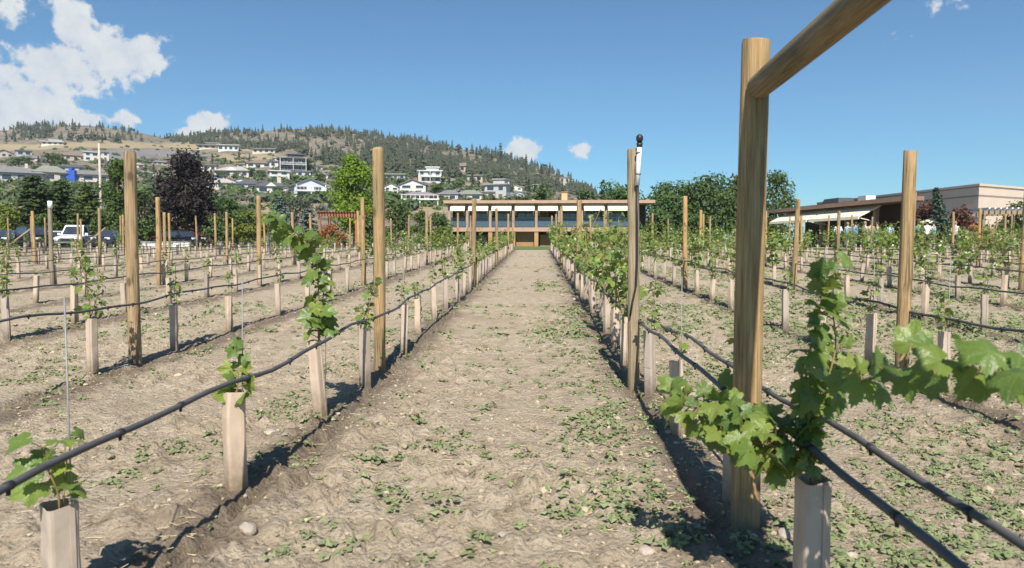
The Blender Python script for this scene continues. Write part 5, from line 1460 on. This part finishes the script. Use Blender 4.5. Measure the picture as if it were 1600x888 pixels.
def post_mesh(h, r, seed, top='flat', n=20):
    rr = random.Random(seed)
    zs = [-.25, 0, .08] + [h * t for t in (.2, .4, .6, .8, .92)] + ([h - .012, h] if top == 'flat' else [h - .03, h - .012, h])
    v, f = [], []
    ph = rr.uniform(0, 6)
    for iz, z in enumerate(zs):
        k_ = 1.0
        if top == 'flat' and z == h: k_ = .94
        if top == 'round': k_ = {h - .03: .99, h - .012: .9, h: .66}.get(z, 1.0)
        ox, oy = .006 * math.sin(z * 1.7 + ph), .006 * math.cos(z * 1.3 + ph)
        for k in range(n):
            a = 2 * math.pi * k / n
            rad = r * k_ * (1 + .025 * math.sin(2 * a + ph + z * .6) + .012 * math.sin(5 * a + z * 2 + ph)) * (1.03 - .05 * z / h)
            v.append((ox + rad * math.cos(a), oy + rad * math.sin(a), z + (.006 * math.cos(a + ph) if iz == len(zs) - 1 else 0)))
    for iz in range(len(zs) - 1):
        for k in range(n): f.append((iz * n + k, iz * n + (k + 1) % n, (iz + 1) * n + (k + 1) % n, (iz + 1) * n + k))
    mb = MB().add(v, f, smooth=True)
    m_ = (len(zs) - 1) * n
    return mb.add(v[m_:], [tuple(range(n))])
PH = 1.88
POSTS = [post_mesh(PH, .05, k).mesh('trellis_post', M['post']) for k in range(5)]
POST_ROUND = post_mesh(1.93, .049, 20, 'round').mesh('trellis_post', M['post'])

tubes, posts = [], []
for s, i, x in ROWS:
    if (s, i) == ('L', 1): ys = [2.0, 3.07, 4.36, 5.32, 6.84, 8.06, 9.35, 10.5]
    elif (s, i) == ('L', 2): ys = [4.55, 5.7, 7.0, 8.3, 9.9, 11.2]
    elif (s, i) == ('R', 1): ys = [2.1, 2.98, 4.05, 5.15, 5.78, 6.4, 7.3, 8.3, 9.3, 10.3]
    elif (s, i) == ('R', 2): ys = [3.35, 4.3, 5.27, 6.35, 7.5, 8.7, 9.8]
    else:
        y0 = rng.uniform(1.2, 2.4); ys = [y0]
    while ys[-1] < END_Y - 1.3: ys.append(ys[-1] + 1.2 + rng.normal() * .06)
    rp = ([5.95, 14.7, 23.4, 32.0] if i == 1 else [6.3, 15.0, 23.7, 32.4]) if s == 'L' else ([2.73, 5.45, 14.3, 23, 31.8] if i == 1 else [5.75, 14.3, 23.0, 31.8])
    rp = [r_ + (rng.normal() * .12 if r_ > 7 else 0) for r_ in rp] + [END_Y - .4 + rng.normal() * .1]
    k = 0
    for y in ys:
        if y < 1.3: continue
        px = pxof(x, y)
        if not -25 < px < 1625: continue
        if min(abs(y - r_) for r_ in rp) < .13: y += .2
        k += 1
        tubes.append(dict(s=s, i=i, x=x + rng.normal() * .018, y=y, k=k))
    k = 0
    for y in rp:
        px = pxof(x, y)
        if not -20 < px < 1620: continue
        k += 1
        posts.append(dict(s=s, i=i, x=x + (rng.normal() * .03 if y > 7 else 0), y=y, k=k, end=y > END_Y - 1))
tubes.sort(key=lambda t: t['y'])

# posts: every one its own object
for t in posts:
    s, i, y, k = t['s'], t['i'], t['y'], t['k']
    x = t['x']
    if (s, i, k) == ('L', 1, 1):
        o = mesh_obj('trellis_post', POST_ROUND, None, (x, y, sz(x, y) - .02)); lb = 'tall round topped wooden post in the row at the path left edge'
    elif (s, i, k) == ('R', 1, 1):
        x = .825
        o = post_mesh(1.885, .052, 31, n=32).build('end_post', M['post'], None, (x, y, sz(x, y) - .02)); o.rotation_euler = (R(.3), R(.3), R(130)); lb = 'stout near end post holding the horizontal brace beam'
    elif (s, i, k) == ('R', 1, 2):
        x = .752
        o = post_mesh(1.86, .045, 33).build('trellis_post', M['grey_post'], None, (x, y, sz(x, y) - .02)); o.rotation_euler = (0, R(.7), 2); lb = 'weathered slim post carrying the white sprinkler pipe'
    elif (s, i) == ('L', 5) and k == 1:
        o = post_mesh(1.80, .045, 34).build('trellis_post', M['grey_post'], None, (x, y, sz(x, y) - .02)); lb = 'grey weathered post with a white sleeve at its top'
        MB().tube([(.006, 0, 1.68), (.006, 0, 1.84)], .0465, 14).build('white_sleeve', M['white_plastic'], o)
    else:
        o = mesh_obj('trellis_post', POSTS[(i * 3 + k) % 5], None, (x, y, sz(x, y) - .03))
        sc = random.uniform(.95, 1.05)
        o.scale = (random.uniform(.86, 1.0), ) * 2 + (sc,)
        o.rotation_euler = (R(random.gauss(0, .7)), R(random.gauss(0, .7)), random.uniform(0, 6.28))
        lb = f"{'slim far end post' if t['end'] else 'round wooden post'}, {ORD[k]} post from camera in the {rowname(s, i)}"
        if (s, i, k) == ('R', 2, 1): o.location.x = at(1413, 500, 5.75).x; o.scale = (1, 1, 1.0); o.rotation_euler = (0, 0, 1); lb = 'tall sunlit post right of the near beam post, second row right'
        if (s, i, k) == ('L', 2, 1): o.scale = (1.06, 1.06, 1.03); o.rotation_euler = (0, R(-.6), 2.2); lb = 'tall near post standing left of the path in the second row'
    tag(o, lb, 'post', 'wooden trellis posts')
# the brace beam from the near end post back over the camera
bz = at(1190, 133, 2.68).z
bm_ = MB(); pts = []
nb, L = 24, 2.73 - .035 + .30
for q in range(15):
    y = q / 14
    for k in range(nb):
        a = 2 * math.pi * k / nb
        rad = .048 * (1 + .025 * math.sin(2 * a + y * 2) + .012 * math.sin(5 * a + y * 5)) * (.97 if q in (0, 14) else 1)
        pts.append((rad * math.cos(a) + .006 * math.sin(y * 3), rad * math.sin(a), y * L))
fs = [(q * nb + k, q * nb + (k + 1) % nb, (q + 1) * nb + (k + 1) % nb, (q + 1) * nb + k) for q in range(14) for k in range(nb)]
bm_.add(pts, fs, smooth=True).add(pts[:nb], [tuple(range(nb))[::-1]]).add(pts[-nb:], [tuple(range(nb))])
beam = bm_.build('brace_beam', M['brace'])
beam.location = (.832, 2.73 - .035, bz); beam.rotation_euler = (R(87.8), 0, R(-.8))
tag(beam, 'round wooden brace beam running from the near post over the camera', 'beam')
# slanting braces at the far ends of two left rows
for k, (px0, py0, px1, py1) in enumerate([(17, 381, 48, 358), (139, 378, 165, 356)]):
    a, b = at(px0, py0, END_Y - .8), at(px1, py1, END_Y - .5)
    o = MB().tube([a - (b - a) * .25, b], [.05, .045], 10).build('slanting_brace', M['grey_post'])
    tag(o, ['slanting wooden brace in front of the black car, far left', 'slanting wooden brace just right of the white pickup truck'][k], 'brace', 'slanting braces at the field end')
# sprinkler on the second post
px_, py_ = .752, 5.45
gz_ = sz(px_, py_)
sp = empty('sprinkler', (px_ + .012, py_ - .06, gz_)); tag(sp, 'white sprinkler riser with black head strapped to the slim post', 'sprinkler')
z1 = at(997, 226, py_ - .06).z - gz_; z0 = at(993, 290, py_ - .06).z - gz_
riser = MB().tube([(-.002, 0, z0), (.012, 0, z1)], .018, 12).build('riser_pipe', M['white_plastic'], sp)
for zz in (z0 + .08, z0 + .24): MB().tube([(.003, 0, zz), (.004, 0, zz + .012)], .0215, 12).build('strap', M['steel'], riser)
hd = MB().tube([(.012, 0, z1 - .02), (.012, 0, z1 + .01)], [.02, .024], 12).tube([(.012, 0, z1 + .01), (.012, 0, z1 + .035), (.012, 0, z1 + .06), (.012, 0, z1 + .075)], [.016, .026, .026, .012], 12)
hd.build('sprinkler_head', M['black_plastic'], sp)
MB().tube([(-.002, .0, z0 + .01), (0, -.004, z0 - .3), (.002, -.004, 1.0), (-.004, -.004, .80), (-.03, -.004, .68), (-.045, .0, .57)], .008, 8).build('supply_tube', M['black_plastic'], sp)

# tubes: the 300 nearest are objects, the few beyond one mass
MANY = 300
far_t = MB()
for n_, t in enumerate(tubes):
    x, y = t['x'], t['y']
    z = sz(x, y) - .012
    rot = Euler((R(random.gauss(0, 1.6)), R(random.gauss(0, 1.6)), random.gauss(0, .4) + .2), 'XYZ')
    hs = random.uniform(.90, 1.10)
    if (t['s'], t['i'], t['k']) in (('R', 1, 1), ('L', 1, 1)): hs = .86 if t['s'] == 'L' else .97; rot = Euler((0, R(1.0), .9 if t['s'] == 'L' else .15)); pt = at(93, 786, y) if t['s'] == 'L' else at(1269, 748, y); x = t['x'] = pt.x; hs = (pt.z - z) / .45; rot = Euler((0, 0, .9 if t['s'] == 'L' else .15))
    if (t['s'], t['i'], t['k']) == ('L', 1, 3): hs = 1.12
    t['top'] = z + .45 * hs; t['hs'] = hs
    if n_ < MANY:
        o = mesh_obj('grow_tube', TUBES[(n_ * 5 + n_ // 9) % 9], None, (x, y, z)); o.rotation_euler = rot; o.scale = (1.2, 1.2, hs) if y < 3.2 else (1, 1, hs)
        lb = f"beige carton vine tube, {ORD[t['k']]} tube from camera in {rowname(t['s'], t['i'])}"
        tag(o, lb, 'vine tube', 'carton tubes round the young vines')
    else:
        v = np.array([(sx_ * .043, sy * .043, zz) for zz in (0, .45 * hs) for sx_, sy in ((-1, -1), (1, -1), (1, 1), (-1, 1))]) + np.array((x, y, z))
        far_t.add(v, [(0, 1, 5, 4), (1, 2, 6, 5), (2, 3, 7, 6), (3, 0, 4, 7), (4, 5, 6, 7)])
if far_t.n: tag(far_t.build('distant_grow_tubes', M['tube']), 'pale vine tubes massed in the farthest part of the vineyard', 'vine tubes', kind='stuff')

# vines: leafy to the right and far down the middle, small on the left
VAR = {}
for kind, cnt in (('tiny', 4), ('small', 6), ('tall', 5), ('bush', 6)):
    for k in range(cnt):
        for lod in (0, 1, 2):
            if lod == 0 and kind == 'bush' and k > 2: continue
            lm, sm = vine_meshes(kind, 1000 + k * 13 + len(kind), lod)
            VAR[(kind, k, lod)] = (lm, sm)
VMESH = {}
def vmesh(key):
    if key not in VMESH:
        lm, sm = VAR[key]
        if key[2] < 2: VMESH[key] = (lm.mesh('leaves', M['leaf'] if key[2] == 0 else M['leaf_far']), sm.mesh('stem', M['stem']))
        else:
            j = MB()
            for v, (f, m_, q), lc in [(np.vstack(lm.v), (None, 0, 0), None)]: pass
            j.v, j.f, j.n, j.lc = list(lm.v), list(lm.f), lm.n, list(lm.lc)
            for (a, m_, q) in sm.f: j.f.append((a + lm.n, 1, q))
            j.v += sm.v; j.lc += sm.lc; j.n += sm.n
            VMESH[key] = (j.mesh('grape_vine', [M['leaf_far'], M['stem']]), None)
    return VMESH[key]
nvine = 0
far_v = MB()
def vine_kind(t):
    s, i, y, x = t['s'], t['i'], t['y'], t['x']
    px = pxof(x, y); u = rng.uniform()
    if s == 'L':
        if px > 600 and y > 10: return 'bush' if u < .6 else ('tall' if u < .85 else 'small')
        if i <= 4 and y < 14: return 'small' if u < .80 else ('tall' if u < .88 else 'tiny')
        if px > 420 and y > 14: return 'bush' if u < .25 else ('tall' if u < .5 else 'small')
        if i == 1 and y < 12: return 'small' if u < .75 else 'tiny'
        return 'tiny' if u < .22 else ('small' if u < .80 else (None if u < .88 else 'tall'))
    if i == 1: return None if y < 5 else ('small' if y < 6 else ('bush' if u < .62 else ('tall' if u < .9 else 'small')))
    if px < 1190: return 'bush' if u < .6 else ('tall' if u < .88 else 'small')
    if y > 9: return 'bush' if u < .6 else ('tall' if u < .78 else 'small')
    return 'small' if u < .55 else ('tiny' if u < .8 else (None if u < .85 else 'tall'))
SPECIAL = {('L', 1, 1), ('L', 1, 2), ('L', 1, 3), ('L', 1, 4), ('R', 1, 1), ('R', 1, 2), ('R', 1, 3)}
LOOK = {'tiny': 'tiny new vine', 'small': 'small young vine', 'tall': 'tall slim leafy vine', 'bush': 'bushy leafy vine'}
for t in tubes:
    key3 = (t['s'], t['i'], t['k'])
    if key3 in SPECIAL: continue
    kd = vine_kind(t)
    if key3 == ('R', 2, 4): kd = 'small'
    if kd is None: continue
    x, y = t['x'], t['y']
    lod = 0 if y < 8.5 else (1 if y < 15 else 2)
    ks = [k for (a, k, l) in VAR if a == kd and l == lod]
    k = ks[int(rng.integers(len(ks)))]
    sc = rng.uniform(.85, 1.15)
    if kd in ('bush', 'tall') and t['s'] == 'R': sc *= 1.35 if t['i'] == 1 else 1.22
    if nvine < MANY - 8:
        nvine += 1
        lb = f"{LOOK[kd]} in the {ORD[t['k']]} tube from camera, {rowname(t['s'], t['i'])}"
        if lod < 2:
            r_ = empty('grape_vine', (x, y, t['top'])); r_.rotation_euler.z = rng.uniform(-1.2, 1.2); r_.scale = (sc,) * 3
            a, b = vmesh((kd, k, lod))
            mesh_obj('leaves', a, r_); mesh_obj('stem', b, r_)
        else:
            r_ = mesh_obj('grape_vine', vmesh((kd, k, 2))[0], None, (x, y, t['top'])); r_.rotation_euler.z = rng.uniform(-1.2, 1.2); r_.scale = (sc,) * 3
        tag(r_, lb, 'grape vine', 'young grape vines in carton tubes')
    else:
        lm, sm = VAR[(kd, k, 2)]
        a = rng.uniform(0, 6.28); c_, s_ = math.cos(a), math.sin(a)
        Rz = np.array([[c_, -s_, 0], [s_, c_, 0], [0, 0, 1]])
        o0 = far_v.n
        far_v.v.append((np.vstack(lm.v) @ Rz.T * sc + np.array((x, y, t['top']))).astype(np.float32)); far_v.lc.append(np.vstack(lm.lc))
        for (f, m_, q) in lm.f: far_v.f.append((f + o0, 0, q))
        far_v.n += lm.n
if far_v.n: tag(far_v.build('distant_grape_vines', M['leaf_far']), 'leafy vines massed in the farthest part of the vineyard', 'grape vines', kind='stuff')

def special(name_label, origin, shoots, seed):
    rr = np.random.default_rng(seed)
    lm, sm = MB(), MB()
    for (pts, n, size, kw) in shoots:
        shoot(lm, sm, [Vector(p) - Vector(origin) for p in pts], n, size, 0, rr, **kw)
    r_ = empty('grape_vine', origin)
    tag(r_, name_label, 'grape vine', 'young grape vines in carton tubes')
    lm.build('leaves', M['leaf'], r_); sm.build('stem', M['stem'], r_)
T = {(t['s'], t['i'], t['k']): t for t in tubes}
def org(k): return Vector((T[k]['x'], T[k]['y'], T[k]['top']))
o = org(('L', 1, 1)); Y = o.y
special('broad leaved vine in the nearest tube at lower left', o, [
    ([o + Vector((0, 0, -.1)), at(92, 770, Y - .02), at(75, 735, Y - .04), at(62, 690, Y - .02)], 7, .100, dict(start=.35, rad=.0035, spread=.7, tipshrink=.8)),
    ([o + Vector((0, 0, -.1)), at(100, 765, Y), at(106, 735, Y + .03), at(100, 690, Y + .03)], 6, .085, dict(start=.35, rad=.003, spread=.8, tipshrink=.7))], 3)
o = org(('L', 1, 2)); Y = o.y
special('small bright vine in second tube at left path edge', o, [
    ([o + Vector((0, 0, -.1)), at(370, 615, Y), at(374, 570, Y), at(368, 532, Y)], 19, .085, dict(start=.2, spread=.55, tipshrink=.55))], 5)
o = org(('L', 1, 3)); Y = o.y
special('tallest vine of the left path edge, its shoot bending left', o, [
    ([o + Vector((0, 0, -.1)), at(497, 510, Y), at(498, 450, Y - .02), at(492, 395, Y), at(470, 372, Y), at(440, 360, Y), at(418, 338, Y)], 50, .108, dict(start=.10, spread=.62, rad=.006, tipshrink=.6)),
    ([o + Vector((0, 0, 0)), at(503, 500, Y + .04), at(506, 440, Y + .03), at(495, 400, Y + .03)], 28, .10, dict(start=.1, spread=.6))], 9)
o = org(('L', 1, 4)); Y = o.y
special('medium leafy vine just left of the round topped post', o, [
    ([o + Vector((0, 0, -.1)), at(572, 505, Y), at(578, 470, Y), at(588, 435, Y)], 26, .085, dict(start=.15, spread=.6)),
    ([o, at(566, 510, Y), at(562, 480, Y)], 9, .075, dict(start=.2, spread=.6))], 11)
o = org(('R', 1, 1)); Y = o.y
special('big vine in the nearest right tube trailing shoots both ways', o, [
    ([o + Vector((0, 0, -.1)), at(1268, 700, Y), at(1262, 640, Y), at(1258, 580, Y), at(1272, 520, Y), at(1285, 465, Y + .02), at(1290, 420, Y + .03)], 36, .086, dict(start=.12, spread=.45, rad=.0055, tipshrink=.72)),
    ([o + Vector((0, 0, 0)), at(1278, 660, Y + .03), at(1292, 600, Y + .05), at(1308, 540, Y + .06), at(1300, 480, Y + .06), at(1305, 410, Y + .06)], 28, .074, dict(start=.15, spread=.6, rad=.004, tipshrink=.7)),
    ([o + Vector((0, 0, .0)), at(1235, 690, Y + .03), at(1180, 672, Y + .12), at(1115, 645, Y + .18), at(1045, 628, Y + .20)], 76, .074, dict(start=.05, spread=1.0, rad=.005, tipshrink=.9)),
    ([o + Vector((0, 0, .0)), at(1225, 700, Y - .02), at(1175, 690, Y + .03), at(1120, 670, Y + .08)], 56, .072, dict(start=.05, spread=1.1, rad=.004, tipshrink=.85)),
    ([at(1272, 625, Y), at(1310, 602, Y - .16), at(1380, 588, Y - .36), at(1460, 566, Y - .50), at(1540, 580, Y - .68), at(1640, 590, Y - .84)], 30, .074, dict(start=.0, spread=.6, rad=.004, tipshrink=1.1, face=1.1))], 21)
o = org(('R', 1, 2)); Y = o.y
special('small vine half hidden behind the stout near end post', o, [
    ([o + Vector((0, 0, -.1)), o + Vector((.02, .02, .12)), o + Vector((.05, .05, .36)), o + Vector((.03, .08, .6))], 22, .075, dict(start=.2, spread=.6))], 23)
o = org(('R', 1, 3)); Y = o.y
special('sparse little vine in third tube of the right path edge', o, [
    ([o + Vector((0, 0, -.1)), o + Vector((.01, 0, .05)), o + Vector((.0, .02, .15))], 7, .06, dict(start=.4, spread=.8))], 25)

# thin steel stakes in the nearer rows
stk = MB().tube([(0, 0, -.05), (0, 0, .93)], .0026, 7).mesh('plant_stake', M['steel'])
for t in tubes:
    if (t['s'] == 'L' and t['i'] <= 3 and t['y'] < 10) or (t['s'] == 'R' and t['i'] <= 3 and t['y'] < 10):
        if (t['s'], t['i'], t['k']) in (('R', 1, 1), ('R', 1, 2)): continue
        o = mesh_obj('plant_stake', stk, None, (t['x'] + .022, t['y'] + .02, sz(t['x'], t['y'])))
        o.rotation_euler = (R(random.gauss(0, .8)), R(random.gauss(0, .8)), 0); o.scale = (1, 1, random.uniform(.9, 1.1))
        tag(o, f"thin steel stake in the {ORD[t['k']]} tube from camera, {rowname(t['s'], t['i'])}", 'stake', 'thin stakes beside the vines')

# drip hoses ------------------------------------------------------------
em_mesh = MB().tube([(0, -.011, 0), (0, .011, 0)], .0126, 10).tube([(0, 0, -.008), (0, 0, -.023)], [.006, .005], 8).mesh('emitter', M['black_plastic'])
def hose(x, y0, y1, zoff, lb, r_=.0100, emit=0.0, bend=None, seed=0, n=8):
    rr = np.random.default_rng(seed)
    ys = [y0]
    while ys[-1] < y1: ys.append(min(y1, ys[-1] + max(.22, .035 * ys[-1])))
    ph = rr.uniform(0, 6.28)
    P = []
    for y in ys:
        xx = x + .012 * math.sin(y * 1.9 + ph) + (bend(y) if bend else 0)
        P.append((xx, y, float(base_z(y)) + zoff + .014 * math.sin(y * 2.6 + ph) + .008 * math.sin(y * 6.1 + ph * 2)))
    o = MB().tube(P, r_, n).build('drip_hose', M['hose'])
    tag(o, lb, 'hose', 'black drip hoses along the vine rows')
    if emit:
        y = y0 + .3
        PA = np.array(P)
        while y < emit:
            e = mesh_obj('emitter', em_mesh, o, (float(np.interp(y, PA[:, 1], PA[:, 0])), y, float(np.interp(y, PA[:, 1], PA[:, 2]))))
            y += .48 + rr.normal() * .05
for s, i, x in ROWS:
    ymin = max(.7, abs(x) / .80 * 1.0)
    if s == 'R' and i == 1: hose(x - .045, .7, END_Y - .4, .545, 'black drip hose along the right edge of the path', emit=9, seed=1, n=12, r_=.0108)
    elif s == 'L' and i == 1: hose(x + .055, .9, END_Y - .4, .55, 'black drip hose rising along the left edge of the path', emit=10, seed=2, n=12, r_=.0106)
    else: hose(x + (.055 if s == 'L' else -.055), ymin, END_Y - .4, .60 if i == 2 else .57 + rng.normal() * .02, f"black drip hose along the {rowname(s, i)}", emit=9 if i == 2 else 0, seed=i + (50 if s == 'R' else 0))
hose(.96, .8, 5.6, .545, 'second black hose right of the near beam post', emit=5.4, seed=99, n=12, bend=lambda y: -.085 * max(0, (y - 4.2) / 1.4) ** 1.5)

# weeds, straw and stones -------------------------------------------------
def build_weeds():
    rr = np.random.default_rng(17)
    mb = MB()
    def dens(x, y):
        base = np.where(x > 1.0, .80, np.where(x > .1, .30, np.where(x > -1.25, .11, .16)))
        base = np.where((x > -3.5) & (x < -1.35) & (y < 12), .17, base)
        base = np.where((x > .0) & (x < .62) & (y > 6.5), .50, base)
        base = np.where(y > 8, base * 1.5, base)
        p_ = fbm(x * .8 + 3, y * .55, 4, 71)
        return base * np.clip((p_ - .40) * 6, 0, 1.35)
    C = []
    n = 34000
    u = rr.uniform(0, 1, n); y = 1.9 + (38 - 1.9) * u ** 1.7
    x = (rr.uniform(-20, 1620, n) - 838) / FPX * y
    keep = rr.uniform(0, 1, n) < dens(x, y) * np.clip(y / 7, .25, 1.0)
    x, y = x[keep], y[keep]; nscatter = len(x)
    for (px, py, r_, m_) in [(560, 770, .05, 4), (760, 640, .06, 5), (650, 660, .06, 5), (840, 600, .08, 6), (745, 575, .08, 6), (665, 575, .08, 6), (870, 800, .08, 7), (560, 860, .06, 5), (740, 850, .05, 5), (1060, 850, .1, 10), (250, 700, .1, 8), (170, 760, .08, 6), (220, 600, .12, 8), (930, 680, .24, 55), (965, 655, .16, 30), (975, 765, .18, 32), (1015, 800, .15, 26), (505, 850, .10, 12), (700, 790, .07, 8), (600, 720, .11, 12), (735, 712, .09, 10), (820, 712, .05, 6), (885, 530, .22, 20), (905, 560, .22, 22), (925, 600, .22, 26), (880, 505, .3, 22),
                             (530, 580, .22, 40), (460, 632, .16, 26), (290, 712, .14, 14), (420, 655, .12, 10), (70, 592, .28, 36), (610, 770, .12, 10), (690, 700, .1, 8), (1500, 690, .35, 40), (1400, 830, .18, 24), (1570, 800, .2, 16), (930, 790, .10, 14), (1360, 640, .3, 26), (1440, 600, .4, 30), (1080, 500, .5, 60), (1130, 520, .4, 40)]:
        d = ray(px, py); t_ = -1.15 / d.z
        cx, cy = d.x * t_, d.y * t_
        x = np.concatenate([x, cx + rr.normal(size=m_) * r_ * .7]); y = np.concatenate([y, cy + rr.normal(size=m_) * r_])
    z = soil_z(x, y)
    for k in range(len(x)):
        near = y[k] < 8
        m_ = int(rr.integers(6, 15)) if near else int(rr.integers(5, 9))
        s = (rr.uniform(.008, .020) if near else rr.uniform(.016, .038)) * rr.choice([.7, 1, 1.35])
        if (near and rr.uniform() < .2) or k >= nscatter and rr.uniform() < .5:     # a broad-leaved kind, flatter and larger
            m_ = int(rr.integers(4, 8)); s = rr.uniform(.015, .027)
        a = rr.uniform(0, 6.28, m_); q = rr.uniform(.1, 1, m_) * s * 2.6
        cen = np.stack([x[k] + np.cos(a) * q, y[k] + np.sin(a) * q, z[k] + rr.uniform(.003, .016, m_) + s * .28], -1)
        nn = unit(np.stack([np.cos(a) * .35, np.sin(a) * .35, a * 0 + .9], -1) + rr.normal(size=(m_, 3)) * .3)
        leaf_quads(mb, cen, nn, s * 1.7 * rr.uniform(.6, 1.2, m_))
    print('weed clusters', len(x))
    tag(mb.build('weeds', M['weed']), 'low green weeds sprouting over the dry soil between rows', 'weeds', kind='stuff')
build_weeds()
def build_straw():
    rr = np.random.default_rng(23)
    mb = MB()
    n = 2600
    y = 1.9 + 9 * rr.uniform(0, 1, n) ** 1.5; x = (rr.uniform(0, 1600, n) - 838) / FPX * y
    keep = fbm(x * 1.3, y * 1.1, 3, 91) > .5
    x, y = x[keep], y[keep]; z = soil_z(x, y)
    L = rr.uniform(.015, .07, len(x)); a = rr.uniform(0, 6.28, len(x)); w = rr.uniform(.0008, .0018, len(x))
    d = np.stack([np.cos(a), np.sin(a), rr.normal(size=len(x)) * .12], -1) * L[:, None]; p = np.stack([-np.sin(a), np.cos(a), a * 0], -1) * w[:, None]
    c = np.stack([x, y, z + .006], -1); up = np.array([0, 0, .0015])
    v = np.stack([c - d / 2 - p, c + d / 2 - p, c + d / 2 + p, c - d / 2 + p, c - d / 2 + up, c + d / 2 + up], 1).reshape(-1, 3)
    k = np.arange(len(x)) * 6
    f = np.vstack([np.stack([k, k + 1, k + 5, k + 4], -1), np.stack([k + 2, k + 3, k + 4, k + 5], -1), np.stack([k + 3, k + 2, k + 1, k], -1)]).astype(np.int32)
    tag(mb.add(v, [f]).build('straw_litter', simple('dry_straw', (.50, .40, .24), .9, .2, 30)), 'bits of dry straw scattered over the soil', 'straw', kind='stuff')
build_straw()
ICO = None
def rock_mesh(seed, sub=1):
    import bmesh
    b = bmesh.new(); bmesh.ops.create_icosphere(b, subdivisions=sub, radius=1)
    v = np.array([p.co[:] for p in b.verts]); f = [tuple(q.index for q in p.verts) for p in b.faces]; b.free()
    rr = np.random.default_rng(seed)
    ax = rr.uniform(.6, 1.1, 3) * np.array([1, 1, .62])
    for _ in range(4):                      # a few flattened faces
        d = unit(rr.normal(size=3)); c_ = rr.uniform(.6, .85); h_ = v @ d
        v = v - np.clip(h_ - c_, 0, 9)[:, None] * d
    return v * ax * (1 + rr.normal(size=(len(v), 1)) * .05), f
def build_pebbles():
    rr = np.random.default_rng(29)
    mb = MB()
    prot = [rock_mesh(k, 1) for k in range(5)]
    n = 14000
    y = 1.9 + 12 * rr.uniform(0, 1, n) ** 1.4; x = (rr.uniform(-10, 1610, n) - 838) / FPX * y
    pn = fbm(x * 1.1, y * 1.1, 3, 97)
    keep = rr.uniform(0, 1, n) < np.clip((pn - .30) * 3, .2, 1)
    x, y = x[keep], y[keep]; z = soil_z(x, y)
    big = rr.uniform(0, 1, len(x))
    for k in range(len(x)):
        v, f = prot[k % 5]
        s = .004 + .012 * big[k] ** 3 + (.018 * (big[k] > .982)) + .0006 * y[k]
        a = rr.uniform(0, 6.28); c_, s_ = math.cos(a), math.sin(a)
        mb.add(v @ np.array([[c_, s_, 0], [-s_, c_, 0], [0, 0, 1]]) * s + np.array([x[k], y[k], z[k] + s * .2]), [np.array(f, dtype=np.int32)])
    tag(mb.build('soil_crumbs', M['clod']), 'dry soil crumbs and pebbles strewn over the field', 'pebbles', kind='stuff')
M['clod'] = foliage('soil_clod', [(.20, .155, .105), (.30, .245, .175), (.35, .285, .205), (.39, .325, .24)], 0, .95, .1)
build_pebbles()
for k, (px, py, s, lb) in enumerate([(423, 693, .050, 'largest pale stone between the second and third left tubes'), (520, 662, .020, 'small pale stone beside the left drip line'), (388, 845, .045, 'flat earthy stone near the bottom left of path'), (445, 700, .018, 'small stone right of the largest pale stone'),
                                     (588, 668, .018, 'small stone at the left path edge by the fifth tube'), (1010, 868, .032, 'rounded clod at the bottom of the right drip line'), (1225, 852, .035, 'stone at foot of stout near end post'), (1480, 745, .03, 'stone on weedy ground at lower right'), (785, 840, .02, 'small stone in middle of the path foreground'), (1330, 880, .035, 'stone at the bottom edge right of the near tube')]):
    d = ray(px, py); t_ = -1.15 / d.z; x, y = d.x * t_, d.y * t_
    v, f = rock_mesh(200 + k, 2)
    o = MB().add(v * s, f, smooth=False).build('stone', M['stone'], None, (x, y, sz(x, y) + s * .18), k * 1.3)
    tag(o, lb, 'stone', 'stones lying on the soil')

# ------------------------------------------------------------------ the air
m, nt, b, out = new_mat('haze_air')
nt.nodes.remove(b)
pv = nt.nodes.new('ShaderNodeVolumePrincipled')
pv.inputs['Color'].default_value = (.80, .88, 1.0, 1)
pv.inputs['Density'].default_value = .00015
pv.inputs['Anisotropy'].default_value = .0
nt.links.new(pv.outputs[0], out.inputs['Volume'])
hz = MB().box((-1600, -60, -6), (1400, 1320, 260)).build('haze', m)
tag(hz, 'thin summer haze over the valley', 'haze', kind='stuff')
